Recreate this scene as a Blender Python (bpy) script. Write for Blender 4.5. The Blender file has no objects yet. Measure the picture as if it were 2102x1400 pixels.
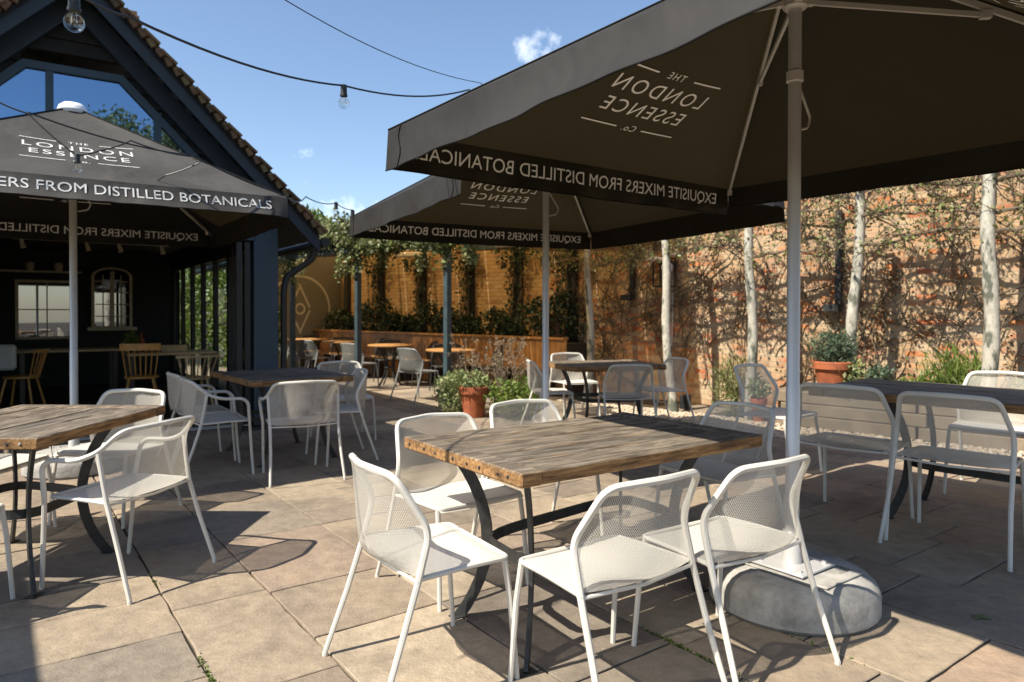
import bpy, math, random
import numpy as np
from mathutils import Vector, Matrix
R = math.radians
random.seed(7); rng = np.random.default_rng(7)
sc = bpy.context.scene
COL = sc.collection
PI = math.pi

# ------------------------------------------------------------------ camera, sky, sun, exposure
cam_d = bpy.data.cameras.new('camera'); cam = bpy.data.objects.new('camera', cam_d); COL.objects.link(cam)
cam.location = (0, 0, 1.34); cam.rotation_euler = (R(90 - 0.6), R(-0.1), 0)
cam_d.sensor_width = 36; cam_d.lens = 24.66; cam_d.shift_y = -0.0205
cam_d.clip_start = 0.05; cam_d.clip_end = 3000
cam_d.dof.use_dof = True; cam_d.dof.focus_distance = 3.0; cam_d.dof.aperture_fstop = 3.2
sc.camera = cam
SUN = Vector((-0.70, -0.472, 1.0)).normalized()
w = bpy.data.worlds.new('World'); sc.world = w; w.use_nodes = True
nt = w.node_tree; nt.nodes.clear()
def N(nt, t, **k):
    n = nt.nodes.new(t)
    for a, b in k.items():
        if a == 'ins':
            for i, v in b.items(): n.inputs[i].default_value = v
        else: setattr(n, a, b)
    return n
def math_(nt, op, a, b=None, clamp=False):
    n = nt.nodes.new('ShaderNodeMath'); n.operation = op; n.use_clamp = clamp
    for i, v in enumerate((a, b)):
        if v is None: continue
        if isinstance(v, (int, float)): n.inputs[i].default_value = v
        else: nt.links.new(v, n.inputs[i])
    return n.outputs[0]
out = N(nt, 'ShaderNodeOutputWorld'); bg = N(nt, 'ShaderNodeBackground'); bg.inputs['Strength'].default_value = 0.104
sky = N(nt, 'ShaderNodeTexSky'); sky.sky_type = 'NISHITA'; sky.sun_disc = False
sky.sun_elevation = math.asin(SUN.z); sky.sun_rotation = math.atan2(SUN.x, SUN.y)
sky.air_density = 1.0; sky.dust_density = 0.6; sky.ozone_density = 2.2; sky.altitude = 50
tc = N(nt, 'ShaderNodeTexCoord'); sep = N(nt, 'ShaderNodeSeparateXYZ'); nt.links.new(tc.outputs['Generated'], sep.inputs[0])
yy = math_(nt, 'MAXIMUM', sep.outputs[1], 0.05)
qx = math_(nt, 'DIVIDE', sep.outputs[0], yy); qz = math_(nt, 'DIVIDE', sep.outputs[2], yy)
nz = N(nt, 'ShaderNodeTexNoise', ins={'Scale': 26.0, 'Detail': 7.0, 'Roughness': 0.62}); nt.links.new(tc.outputs['Generated'], nz.inputs['Vector'])
tot = None   # a few small fair-weather clouds, each a soft patch of sky direction broken by noise
for cx, cz, rx, rz, amt in ((0.036, 0.375, .036, .027, .85), (-.292, .227, .026, .012, .75), (-.351, .26, .022, .007, .4),
                            (-.26, .142, .075, .024, .9), (-.285, .185, .02, .010, .35), (.16, .33, .05, .03, .5), (.9, .5, .25, .1, .8), (-1.4, .6, .3, .1, .7)):
    dx = math_(nt, 'DIVIDE', math_(nt, 'SUBTRACT', qx, cx), rx); dz = math_(nt, 'DIVIDE', math_(nt, 'SUBTRACT', qz, cz), rz)
    d = math_(nt, 'ADD', math_(nt, 'MULTIPLY', dx, dx), math_(nt, 'MULTIPLY', dz, dz))
    v = math_(nt, 'MULTIPLY', math_(nt, 'SUBTRACT', 1.0, math_(nt, 'MULTIPLY', d, 0.5), True), amt)
    tot = v if tot is None else math_(nt, 'ADD', tot, v)
cl = math_(nt, 'MULTIPLY', math_(nt, 'SUBTRACT', math_(nt, 'ADD', tot, math_(nt, 'MULTIPLY', math_(nt, 'SUBTRACT', nz.outputs[0], .5), 2.6)), 0.55), .85, True)
cl = math_(nt, 'MULTIPLY', cl, math_(nt, 'MINIMUM', math_(nt, 'MULTIPLY', tot, 2.5), 1.0), True)
mx = N(nt, 'ShaderNodeMix', data_type='RGBA'); nt.links.new(cl, mx.inputs[0]); nt.links.new(sky.outputs[0], mx.inputs[6]); mx.inputs[7].default_value = (10.5, 10.8, 11.2, 1)
nt.links.new(mx.outputs[2], bg.inputs[0]); nt.links.new(bg.outputs[0], out.inputs[0])
sl = bpy.data.lights.new('sun', 'SUN'); sl.energy = 5.0; sl.angle = R(0.53); sl.color = (1.0, .925, .79)
so = bpy.data.objects.new('sun', sl); COL.objects.link(so); so.rotation_mode = 'QUATERNION'
so.rotation_quaternion = (-SUN).to_track_quat('-Z', 'Y'); so.location = (-20, -5, 25)
sc.view_settings.view_transform = 'Standard'; sc.view_settings.look = 'None'; sc.view_settings.exposure = 0.90; sc.view_settings.gamma = 1
sc.cycles.transparent_max_bounces = 24; sc.cycles.max_bounces = 8; sc.cycles.use_denoising = True
sc.cycles.sample_clamp_indirect = 6; sc.cycles.caustics_reflective = False; sc.cycles.caustics_refractive = False

# ------------------------------------------------------------------ helpers
def tag(o, label=None, cat=None, group=None, kind=None):
    if label: o['label'] = label
    if cat: o['category'] = cat
    if group: o['group'] = group
    if kind: o['kind'] = kind
    return o
def empty(name, loc=(0, 0, 0), rz=0, label=None, cat=None, group=None, scale=1):
    o = bpy.data.objects.new(name, None); COL.objects.link(o); o.location = loc; o.rotation_euler = (0, 0, rz)
    o.empty_display_size = .1; o.scale = (scale,) * 3
    return tag(o, label, cat, group)
def copy_tree(o, parent=None):
    c = o.copy(); COL.objects.link(c); c.parent = parent
    for ch in list(o.children): copy_tree(ch, c)
    return c
def place(proto, used, loc, rz, label, group=None, scale=1):
    o = proto if not used else copy_tree(proto)
    o.location = loc; o.rotation_euler = (0, 0, rz); o['label'] = label; o.scale = (scale,) * 3
    if group: o['group'] = group
    return o
def fillet(pts, r, n=5):
    P = [Vector(p) for p in pts]; res = [P[0]]
    for i in range(1, len(P) - 1):
        a, b, c = P[i - 1], P[i], P[i + 1]
        d1 = (a - b); d2 = (c - b); rr = min(r, d1.length * .49, d2.length * .49)
        p1 = b + d1.normalized() * rr; p2 = b + d2.normalized() * rr
        for k in range(n + 1):
            t = k / n; res.append(p1 * (1 - t) ** 2 + b * 2 * t * (1 - t) + p2 * t * t)
    res.append(P[-1]); return res
class MB:
    def __init__(s): s.v = []; s.f = []; s.m = []; s.uv = None
    def add(s, vs, fs, m=0):
        o = len(s.v); s.v.extend([tuple(p) for p in vs]); s.f.extend([tuple(i + o for i in f) for f in fs]); s.m.extend([m] * len(fs)); return s
    def box(s, c, d, rz=0, m=0, M=None, taper=1.0):
        x, y, z = d[0] / 2, d[1] / 2, d[2] / 2
        vs = [Vector((a * x * (taper if k > 0 else 1), b * y * (taper if k > 0 else 1), k * z)) for k in (-1, 1) for b in (-1, 1) for a in (-1, 1)]
        T = Matrix.Rotation(rz, 3, 'Z') if M is None else M
        vs = [T @ p + Vector(c) for p in vs]
        return s.add(vs, [(0, 2, 3, 1), (4, 5, 7, 6), (0, 1, 5, 4), (2, 6, 7, 3), (0, 4, 6, 2), (1, 3, 7, 5)], m)
    def bbox(s, c, d, b=.004, rz=0, m=0):           # box with chamfered edges
        x, y, z = d[0] / 2, d[1] / 2, d[2] / 2; vs = []; T = Matrix.Rotation(rz, 3, 'Z')
        for zz, q in ((-z, b), (-z + b, 0), (z - b, 0), (z, b)):
            X, Y = x - q, y - q
            for px, py in ((-X + (b if q == 0 else 0), -Y), (X - (b if q == 0 else 0), -Y), (X, -Y + (b if q == 0 else 0)), (X, Y - (b if q == 0 else 0)), (X - (b if q == 0 else 0), Y), (-X + (b if q == 0 else 0), Y), (-X, Y - (b if q == 0 else 0)), (-X, -Y + (b if q == 0 else 0))):
                vs.append(T @ Vector((px, py, zz)) + Vector(c))
        fs = [tuple(range(7, -1, -1)), tuple(range(24, 32))]
        for r in range(3):
            for i in range(8):
                j = (i + 1) % 8; fs.append((r * 8 + i, r * 8 + j, r * 8 + 8 + j, r * 8 + 8 + i))
        return s.add(vs, fs, m)
    def tube(s, pts, r, n=8, m=0, closed=False, flat=None, up=None):
        P = [Vector(p) for p in pts]; L = len(P); vs = []; prev = None
        for i, p in enumerate(P):
            if closed: t = P[(i + 1) % L] - P[i - 1]
            else: t = P[min(i + 1, L - 1)] - P[max(i - 1, 0)]
            if t.length < 1e-9: t = Vector((0, 0, 1))
            t.normalize()
            if up is not None:
                a = Vector(up); a = (a - t * a.dot(t)); a.normalize()
            elif prev is None:
                a = t.orthogonal().normalized()
            else:
                a = prev - t * prev.dot(t)
                a = a.normalized() if a.length > 1e-6 else t.orthogonal().normalized()
            prev = a; b = t.cross(a); rr = r[i] if isinstance(r, (list, tuple)) else r
            if flat:                                  # rectangular bar: flat = (width along a, width along b)
                for q, e in ((-1, -1), (1, -1), (1, 1), (-1, 1)): vs.append(p + a * q * flat[0] / 2 + b * e * flat[1] / 2)
            else:
                for k in range(n):
                    an = 2 * PI * k / n; vs.append(p + a * rr * math.cos(an) + b * rr * math.sin(an))
        k_ = 4 if flat else n; fs = []
        for i in range(L if closed else L - 1):
            for k in range(k_):
                j = (i + 1) % L; fs.append((i * k_ + k, i * k_ + (k + 1) % k_, j * k_ + (k + 1) % k_, j * k_ + k))
        if not closed:
            fs.append(tuple(range(k_ - 1, -1, -1))); fs.append(tuple((L - 1) * k_ + k for k in range(k_)))
        return s.add(vs, fs, m)
    def lathe(s, prof, n=32, c=(0, 0, 0), m=0, cap=True):
        vs = []; c = Vector(c)
        for r, z in prof:
            for k in range(n):
                a = 2 * PI * k / n; vs.append(c + Vector((r * math.cos(a), r * math.sin(a), z)))
        fs = [(i * n + k, i * n + (k + 1) % n, (i + 1) * n + (k + 1) % n, (i + 1) * n + k) for i in range(len(prof) - 1) for k in range(n)]
        if cap: fs += [tuple(range(n - 1, -1, -1)), tuple((len(prof) - 1) * n + k for k in range(n))]
        return s.add(vs, fs, m)
    def prism(s, poly, d0, d1, axis='y', m=0):        # polygon (a, z) extruded along axis
        n = len(poly)
        f = (lambda a, b, d: (a, d, b)) if axis == 'y' else ((lambda a, b, d: (d, a, b)) if axis == 'x' else (lambda a, b, d: (a, b, d)))
        vs = [f(a, b, d0) for a, b in poly] + [f(a, b, d1) for a, b in poly]
        fs = [tuple(range(n)), tuple(range(2 * n - 1, n - 1, -1))] + [(i, i + n, (i + 1) % n + n, (i + 1) % n) for i in range(n)]
        return s.add(vs, fs, m)
    def build(s, name, mats, parent=None, smooth=False, label=None):
        me = bpy.data.meshes.new(name); me.from_pydata(s.v, [], s.f)
        if not isinstance(mats, (list, tuple)): mats = [mats]
        for q in mats: me.materials.append(q)
        if len(mats) > 1: me.polygons.foreach_set('material_index', s.m)
        if s.uv is not None:
            l = me.uv_layers.new(name='UVMap'); vi = np.empty(len(me.loops), int); me.loops.foreach_get('vertex_index', vi)
            l.data.foreach_set('uv', np.array(s.uv, float)[vi].ravel())
        me.validate(); me.update()
        if smooth:
            me.polygons.foreach_set('use_smooth', [True] * len(me.polygons))
            try: me.set_sharp_from_angle(angle=R(38))
            except Exception: pass
        o = bpy.data.objects.new(name, me); COL.objects.link(o); o.parent = parent
        if label: o['label'] = label
        return o
def leaves(mb, P, size, stretch=1.5, droop=0.3, m=0):
    """one small bent leaf (two triangles sharing a midrib) per point of P"""
    P = np.asarray(P); n = len(P)
    if n == 0: return
    d = rng.normal(size=(n, 3)); d[:, 2] -= droop; d /= np.linalg.norm(d, axis=1)[:, None]
    u = np.cross(d, rng.normal(size=(n, 3))); u /= np.linalg.norm(u, axis=1)[:, None]; nn = np.cross(d, u)
    s = (size * rng.uniform(.6, 1.35, n))[:, None]
    a = P; b = P + d * s * stretch; c = P + d * s * stretch * .5 + u * s * .5 + nn * s * .12; e = P + d * s * stretch * .5 - u * s * .5 + nn * s * .12
    V = np.stack([a, c, b, e], 1).reshape(-1, 3); o = len(mb.v)
    mb.v.extend(map(tuple, V.tolist()))
    mb.f.extend([(o + 4 * i, o + 4 * i + 1, o + 4 * i + 2, o + 4 * i + 3) for i in range(n)]); mb.m.extend([m] * n)
def blob(n, c, r, jitter=.25, shell=.55):
    """points in an uneven clumpy ellipsoid"""
    d = rng.normal(size=(n, 3)); d /= np.linalg.norm(d, axis=1)[:, None]
    k = rng.normal(size=(7, 3)); k /= np.linalg.norm(k, axis=1)[:, None]
    lump = np.clip((d @ k.T), 0, 1) ** 4 @ rng.uniform(-.2, .45, 7)
    rad = (shell + (1 - shell) * rng.random(n) ** .6) * (1 + lump) * (1 + rng.normal(size=n) * jitter * .25)
    return np.array(c) + d * rad[:, None] * np.array(r)

# ------------------------------------------------------------------ materials
def new_mat(name):
    m = bpy.data.materials.new(name); m.use_nodes = True; t = m.node_tree; b = t.nodes['Principled BSDF']; return m, t, b
def col(c): return (c[0], c[1], c[2], 1)
def ramp(t, src, stops, interp='LINEAR'):
    r = t.nodes.new('ShaderNodeValToRGB'); cr = r.color_ramp; cr.interpolation = interp
    while len(cr.elements) < len(stops): cr.elements.new(.5)
    for e, (p, c) in zip(cr.elements, stops): e.position = p; e.color = col(c)
    t.links.new(src, r.inputs[0]); return r.outputs[0]
def noise(t, scale, detail=6, rough=.6, vec=None, dist=0):
    n = N(t, 'ShaderNodeTexNoise', ins={'Scale': scale, 'Detail': detail, 'Roughness': rough, 'Distortion': dist})
    if vec is not None: t.links.new(vec, n.inputs['Vector'])
    return n.outputs[0]
def mapping(t, vec, scale=(1, 1, 1), rot=(0, 0, 0), addv=None):
    m = N(t, 'ShaderNodeMapping'); m.inputs['Scale'].default_value = scale; m.inputs['Rotation'].default_value = rot
    t.links.new(vec, m.inputs['Vector'])
    if addv is not None: t.links.new(addv, m.inputs['Location'])
    return m.outputs[0]
def mixc(t, fac, a, b, mode='MIX'):
    m = N(t, 'ShaderNodeMix', data_type='RGBA', blend_type=mode)
    for i, v in ((0, fac), (6, a), (7, b)):
        if isinstance(v, (int, float)): m.inputs[i].default_value = v
        elif isinstance(v, tuple): m.inputs[i].default_value = col(v)
        else: t.links.new(v, m.inputs[i])
    return m.outputs[2]
def bump(t, b, h, strength=.3, dist=.01):
    n = N(t, 'ShaderNodeBump'); n.inputs['Strength'].default_value = strength; n.inputs['Distance'].default_value = dist
    t.links.new(h, n.inputs['Height']); t.links.new(n.outputs[0], b.inputs['Normal'])
def simple(name, c, rough=.6, var=.15, scale=8, metal=0, bmp=.0, spec=.5, coat=0):
    m, t, b = new_mat(name); g = N(t, 'ShaderNodeTexCoord').outputs['Object']; n = noise(t, scale, 6, .65, g)
    lo = tuple(x * (1 - var) for x in c); hi = tuple(min(1, x * (1 + var)) for x in c)
    t.links.new(ramp(t, n, [(.3, lo), (.7, hi)]), b.inputs['Base Color'])
    b.inputs['Roughness'].default_value = rough; b.inputs['Metallic'].default_value = metal; b.inputs['Specular IOR Level'].default_value = spec
    b.inputs['Coat Weight'].default_value = coat
    if bmp: bump(t, b, noise(t, scale * 6, 5, .6, g), bmp, .004)
    return m
def leafmat(name, cols, rough=.55, trans=.3):
    m, t, b = new_mat(name); gi = N(t, 'ShaderNodeNewGeometry').outputs['Random Per Island']
    k = len(cols); c = ramp(t, gi, [((i + .5) / k, q) for i, q in enumerate(cols)])
    t.links.new(c, b.inputs['Base Color']); b.inputs['Roughness'].default_value = rough
    tr = N(t, 'ShaderNodeBsdfTranslucent'); t.links.new(c, tr.inputs[0]); ms = N(t, 'ShaderNodeMixShader'); ms.inputs[0].default_value = trans
    t.links.new(b.outputs[0], ms.inputs[1]); t.links.new(tr.outputs[0], ms.inputs[2]); t.links.new(ms.outputs[0], t.nodes['Material Output'].inputs[0])
    return m
M = {}
M['white'] = simple('white_powder_coat', (.58, .555, .50), .42, .10, 6)
M['chair_dark'] = simple('dark_powder_coat', (.035, .035, .036), .45, .1, 14)
M['alu'] = simple('aluminium_pole', (.56, .55, .54), .38, .06, 5, metal=.35)
M['grey_metal'] = simple('grey_powder_coat', (.20, .205, .20), .45, .08, 8); M['alu_warm'] = simple('strut_metal', (.52, .50, .46), .45, .06, 8, metal=.2)
M['iron'] = simple('dark_iron', (.035, .036, .035), .55, .4, 20, metal=.3, bmp=.2)
M['black'] = simple('black_rubber', (.015, .015, .016), .5, .2, 12)
M['blue'] = simple('blue_paint', (.030, .058, .085), .55, .16, 5, bmp=.15)
M['blue_dark'] = simple('dark_blue_paint', (.014, .022, .032), .55, .2, 5, bmp=.15)
M['post_blue'] = simple('blue_grey_post_paint', (.040, .062, .070), .5, .3, 9)
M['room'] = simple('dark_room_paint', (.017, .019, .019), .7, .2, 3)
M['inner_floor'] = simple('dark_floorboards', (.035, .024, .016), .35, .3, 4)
M['concrete'] = simple('cast_concrete', (.31, .295, .27), .92, .38, 9, bmp=.9)
M['terracotta'] = simple('terracotta', (.30, .085, .032), .8, .4, 9, bmp=.3)
M['soil'] = simple('soil', (.05, .035, .022), .95, .4, 20, bmp=.6)
M['olive'] = simple('olive_render', (.23, .205, .145), .85, .08, 3, bmp=.1)
M['olive_line'] = simple('pale_mural_paint', (.66, .60, .47), .8, .08, 3)
M['orange_wood'] = simple('varnished_orange_timber', (.42, .215, .075), .45, .25, 6)
M['golden'] = simple('golden_wood', (.70, .37, .10), .4, .2, 12)
M['golden_pale'] = simple('pale_wood', (.58, .42, .23), .45, .2, 12)
M['cabinet'] = simple('distressed_cream_paint', (.62, .55, .40), .6, .25, 14)
M['red'] = simple('red_glaze', (.35, .03, .015), .3, .1, 6)
M['bark'] = None
M['cloth'] = simple('white_cloth', (.7, .72, .74), .9, .06, 12)
M['pebble'] = leafmat('pebbles', [(.42, .33, .22), (.55, .46, .34), (.30, .22, .15), (.62, .56, .46), (.45, .36, .27)], .8, 0)
M['leaf_ivy'] = leafmat('ivy_leaves', [(.07, .10, .02), (.24, .26, .09), (.05, .07, .02), (.38, .36, .22), (.14, .19, .03), (.32, .31, .16), (.09, .12, .03)])
M['leaf_dark'] = leafmat('dark_shrub_leaves', [(.012, .028, .012), (.02, .045, .014), (.03, .06, .018), (.012, .022, .01)], .45, .15)
M['leaf_fresh'] = leafmat('fresh_leaves', [(.10, .17, .025), (.17, .24, .04), (.07, .12, .02), (.24, .28, .07)], .5, .4)
M['leaf_spring'] = leafmat('spring_leaves', [(.16, .19, .05), (.24, .26, .10), (.10, .13, .04), (.30, .27, .14), (.20, .22, .06)], .5, .35)
M['leaf_var'] = leafmat('variegated_leaves', [(.13, .20, .06), (.40, .40, .20), (.09, .14, .04), (.30, .33, .14)], .5, .3)
M['leaf_herb'] = leafmat('grey_green_needles', [(.06, .10, .05), (.10, .14, .08), (.045, .07, .04)], .6, .2)
M['leaf_dry'] = leafmat('dry_leaves', [(.10, .075, .035), (.065, .05, .022), (.16, .11, .05), (.09, .10, .035), (.22, .09, .035)], .7, .25)
M['seed'] = leafmat('dry_seed_heads', [(.24, .175, .11), (.18, .125, .075), (.32, .26, .18)], .8, .2)
M['twig'] = simple('brown_twig', (.13, .095, .06), .85, .35, 20)
M['moss'] = leafmat('moss', [(.07, .12, .02), (.12, .17, .03), (.16, .17, .06)], .8, .2)

def m_bark():
    m, t, b = new_mat('pale_mottled_bark'); g = N(t, 'ShaderNodeTexCoord').outputs['Object']
    v = mapping(t, g, (1, 1, .45)); a = noise(t, 22, 7, .7, v); c = noise(t, 7, 4, .6, v)
    base = ramp(t, a, [(.3, (.26, .24, .19)), (.6, (.46, .43, .36))])
    sp = ramp(t, c, [(.52, (0, 0, 0)), (.6, (1, 1, 1))]); t.links.new(mixc(t, sp, base, (.10, .105, .08)), b.inputs['Base Color'])
    b.inputs['Roughness'].default_value = .85; bump(t, b, a, .6, .01); return m
M['bark'] = m_bark()

def m_mesh(name, c, thr=.40, clear=.62):
    m, t, b = new_mat(name); uv = N(t, 'ShaderNodeUVMap').outputs[0]
    v = mapping(t, uv, (1, 1, 1), (0, 0, R(45))); s = N(t, 'ShaderNodeSeparateXYZ'); t.links.new(v, s.inputs[0])
    k = 2 * PI / .0105
    a = math_(t, 'SINE', math_(t, 'MULTIPLY', s.outputs[0], k)); d = math_(t, 'SINE', math_(t, 'MULTIPLY', s.outputs[1], k))
    pr = math_(t, 'MULTIPLY', a, d); op = math_(t, 'GREATER_THAN', math_(t, 'ABSOLUTE', pr), thr)     # hole where |product| is large
    g = N(t, 'ShaderNodeTexCoord').outputs['Object']
    t.links.new(ramp(t, noise(t, 9, 5, .6, g), [(.3, tuple(x * .93 for x in c)), (.7, c)]), b.inputs['Base Color']); b.inputs['Roughness'].default_value = .5
    tr = N(t, 'ShaderNodeBsdfTranslucent', ins={0: col(c)}); m1 = N(t, 'ShaderNodeMixShader'); m1.inputs[0].default_value = .22
    t.links.new(b.outputs[0], m1.inputs[1]); t.links.new(tr.outputs[0], m1.inputs[2])
    tp = N(t, 'ShaderNodeBsdfTransparent'); m2 = N(t, 'ShaderNodeMixShader'); t.links.new(op, m2.inputs[0])
    m2b = math_(t, 'MULTIPLY', op, clear); t.links.new(m2b, m2.inputs[0])
    t.links.new(m1.outputs[0], m2.inputs[1]); t.links.new(tp.outputs[0], m2.inputs[2]); t.links.new(m2.outputs[0], t.nodes['Material Output'].inputs[0])
    bump(t, b, pr, .25, .002); return m
M['mesh'] = m_mesh('woven_mesh_white', (.56, .525, .46), .35, .80); M['seat'] = m_mesh('woven_seat_white', (.78, .76, .70), .55, .30); M['mesh_dark'] = m_mesh('woven_mesh_dark', (.06, .055, .045)); M['mesh_grey'] = m_mesh('woven_mesh_grey', (.20, .205, .19))

def m_plank():
    m, t, b = new_mat('weathered_planks'); g = N(t, 'ShaderNodeTexCoord').outputs['Object']; ge = N(t, 'ShaderNodeNewGeometry')
    isl = ge.outputs['Random Per Island']; off = N(t, 'ShaderNodeCombineXYZ'); t.links.new(math_(t, 'MULTIPLY', isl, 17.0), off.inputs[1]); t.links.new(math_(t, 'MULTIPLY', isl, 5.0), off.inputs[0])
    v = mapping(t, g, (2.0, 44, 44), addv=off.outputs[0]); a = noise(t, 1.6, 9, .72, v, .35)
    v2 = mapping(t, g, (3.0, 9, 9), addv=off.outputs[0]); c = noise(t, 1.5, 6, .65, v2, .8)
    v3 = mapping(t, g, (1.1, 34, 34), addv=off.outputs[0]); cr = noise(t, .9, 4, .6, v3, .5)
    grey = ramp(t, a, [(.32, (.035, .028, .021)), (.45, (.10, .083, .064)), (.56, (.180, .155, .125)), (.70, (.31, .28, .24))])
    pt = ramp(t, c, [(.36, (.42, .38, .34)), (.5, (.95, .92, .88)), (.64, (1.35, 1.3, 1.22))]); grey2 = mixc(t, .85, grey, pt, 'MULTIPLY'); tint = mixc(t, isl, (.8, .8, .8), (1.12, 1.07, 1.0))
    ck = ramp(t, cr, [(.30, (.12, .10, .08)), (.37, (1, 1, 1))]); grey2 = mixc(t, .9, grey2, ck, 'MULTIPLY')
    top = mixc(t, 1.0, grey2, tint, 'MULTIPLY')
    side = ramp(t, a, [(.3, (.05, .024, .01)), (.46, (.20, .10, .035)), (.6, (.34, .20, .08)), (.75, (.42, .30, .16))]); side = mixc(t, .8, side, pt, 'MULTIPLY')
    s = N(t, 'ShaderNodeSeparateXYZ'); t.links.new(ge.outputs['Normal'], s.inputs[0])
    up = math_(t, 'MULTIPLY', math_(t, 'SUBTRACT', s.outputs[2], .45), 3.0, True)
    t.links.new(mixc(t, up, side, top), b.inputs['Base Color']); b.inputs['Roughness'].default_value = .8
    hh = math_(t, 'ADD', a, math_(t, 'MULTIPLY', ck, .5)); bump(t, b, hh, .55, .005); return m
M['plank'] = m_plank()

def m_paving():
    m, t, b = new_mat('riven_sandstone'); g = N(t, 'ShaderNodeTexCoord').outputs['Object']; isl = N(t, 'ShaderNodeNewGeometry').outputs['Random Per Island']
    base = ramp(t, isl, [(.05, (.235, .192, .147)), (.25, (.305, .252, .19)), (.45, (.19, .165, .138)), (.65, (.285, .218, .166)), (.8, (.245, .208, .16)), (.97, (.34, .288, .22))])
    n1 = noise(t, 1.7, 6, .6, g, .4); n2 = noise(t, 13, 8, .7, g); n3 = noise(t, 70, 3, .6, g)
    c = mixc(t, .8, base, ramp(t, n1, [(.32, (.60, .57, .55)), (.5, (1.0, .97, .93)), (.68, (1.2, 1.12, 1.02))]), 'MULTIPLY')
    c = mixc(t, .7, c, ramp(t, n2, [(.3, (.62, .60, .58)), (.65, (1.18, 1.15, 1.1))]), 'MULTIPLY')
    sp = ramp(t, noise(t, 34, 2, .5, g), [(.70, (0, 0, 0)), (.76, (1, 1, 1))]); c = mixc(t, math_(t, 'MULTIPLY', sp, .35), c, (.42, .38, .33))
    t.links.new(c, b.inputs['Base Color']); b.inputs['Roughness'].default_value = .82
    h = math_(t, 'ADD', math_(t, 'MULTIPLY', n2, .7), math_(t, 'MULTIPLY', n3, .25)); h = math_(t, 'ADD', h, math_(t, 'MULTIPLY', n1, 1.2)); bump(t, b, h, .8, .016); return m
M['paving'] = m_paving()
M['joint'] = simple('jointing_sand', (.05, .04, .028), .95, .5, 30, bmp=.5)

def m_brick(name, ramp_cols, mortar, patch):
    m, t, b = new_mat(name); g = N(t, 'ShaderNodeTexCoord').outputs['Object']; s = N(t, 'ShaderNodeSeparateXYZ'); t.links.new(g, s.inputs[0])
    cb = N(t, 'ShaderNodeCombineXYZ'); t.links.new(s.outputs[0], cb.inputs[0]); t.links.new(s.outputs[2], cb.inputs[1])
    wob = noise(t, 3, 2, .5, g); 
    br = N(t, 'ShaderNodeTexBrick', ins={'Scale': 1.0, 'Color1': (0, 0, 0, 1), 'Color2': (1, 1, 1, 1), 'Mortar': (.5, .5, .5, 1), 'Mortar Size': .006, 'Mortar Smooth': .25, 'Brick Width': .225, 'Row Height': .075, 'Bias': 0.0}); t.links.new(cb.outputs[0], br.inputs['Vector'])
    k = len(ramp_cols); c = ramp(t, br.outputs[0], [((i + .5) / k, q) for i, q in enumerate(ramp_cols)], 'CONSTANT' if False else 'LINEAR')
    n = noise(t, 26, 8, .7, g); c = mixc(t, .6, c, ramp(t, n, [(.3, (.6, .6, .6)), (.7, (1.25, 1.2, 1.15))]), 'MULTIPLY')
    pz = ramp(t, noise(t, 1.6, 7, .7, g, .5), [(.48, (0, 0, 0)), (.62, (1, 1, 1))]); c = mixc(t, math_(t, 'MULTIPLY', pz, .7), c, patch)
    c = mixc(t, br.outputs['Fac'], c, mortar)
    t.links.new(c, b.inputs['Base Color']); b.inputs['Roughness'].default_value = .9
    h = math_(t, 'SUBTRACT', math_(t, 'MULTIPLY', n, .5), br.outputs['Fac']); bump(t, b, h, .7, .012); return m
M['brick'] = m_brick('old_buff_brick', [(.45, .30, .165), (.34, .19, .095), (.50, .36, .21), (.42, .10, .03), (.40, .25, .13), (.48, .33, .19), (.48, .17, .05), (.27, .16, .09)], (.34, .27, .185), (.50, .40, .27))
M['brick_orange'] = m_brick('orange_brick', [(.42, .25, .10), (.52, .35, .17), (.28, .14, .055), (.46, .29, .13)], (.24, .18, .11), (.46, .31, .17))
M['tile'] = leafmat('clay_roof_tiles', [(.12, .07, .04), (.20, .12, .06), (.09, .06, .035), (.17, .13, .06), (.15, .085, .05)], .9, 0)

def m_glass(name, c=(.9, .95, .95), tint=.25, refl=(1, 1, 1), ior=1.5):
    m, t, b = new_mat(name); gl = N(t, 'ShaderNodeBsdfGlossy', ins={'Roughness': .01, 'Color': col(refl)}); tp = N(t, 'ShaderNodeBsdfTransparent', ins={0: col(c)})
    fr = N(t, 'ShaderNodeFresnel', ins={'IOR': ior}); ms = N(t, 'ShaderNodeMixShader'); front = math_(t, 'SUBTRACT', 1.0, N(t, 'ShaderNodeNewGeometry').outputs['Backfacing']); t.links.new(math_(t, 'MULTIPLY', math_(t, 'ADD', fr.outputs[0], tint, True), front), ms.inputs[0])
    t.links.new(tp.outputs[0], ms.inputs[1]); t.links.new(gl.outputs[0], ms.inputs[2]); t.links.new(ms.outputs[0], t.nodes['Material Output'].inputs[0]); return m
M['glass'] = m_glass('clear_glass', (.9, .93, .9), .01, (1, 1, 1), 1.15)
M['glass_gable'] = m_glass('reflective_window_glass', (.12, .16, .2), .42, (.42, .66, 1.0))
M['mirror'] = m_glass('dull_mirror', (.05, .05, .05), .30)
M['bulb'] = m_glass('bulb_glass', (.93, .94, .92), .12)

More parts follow.
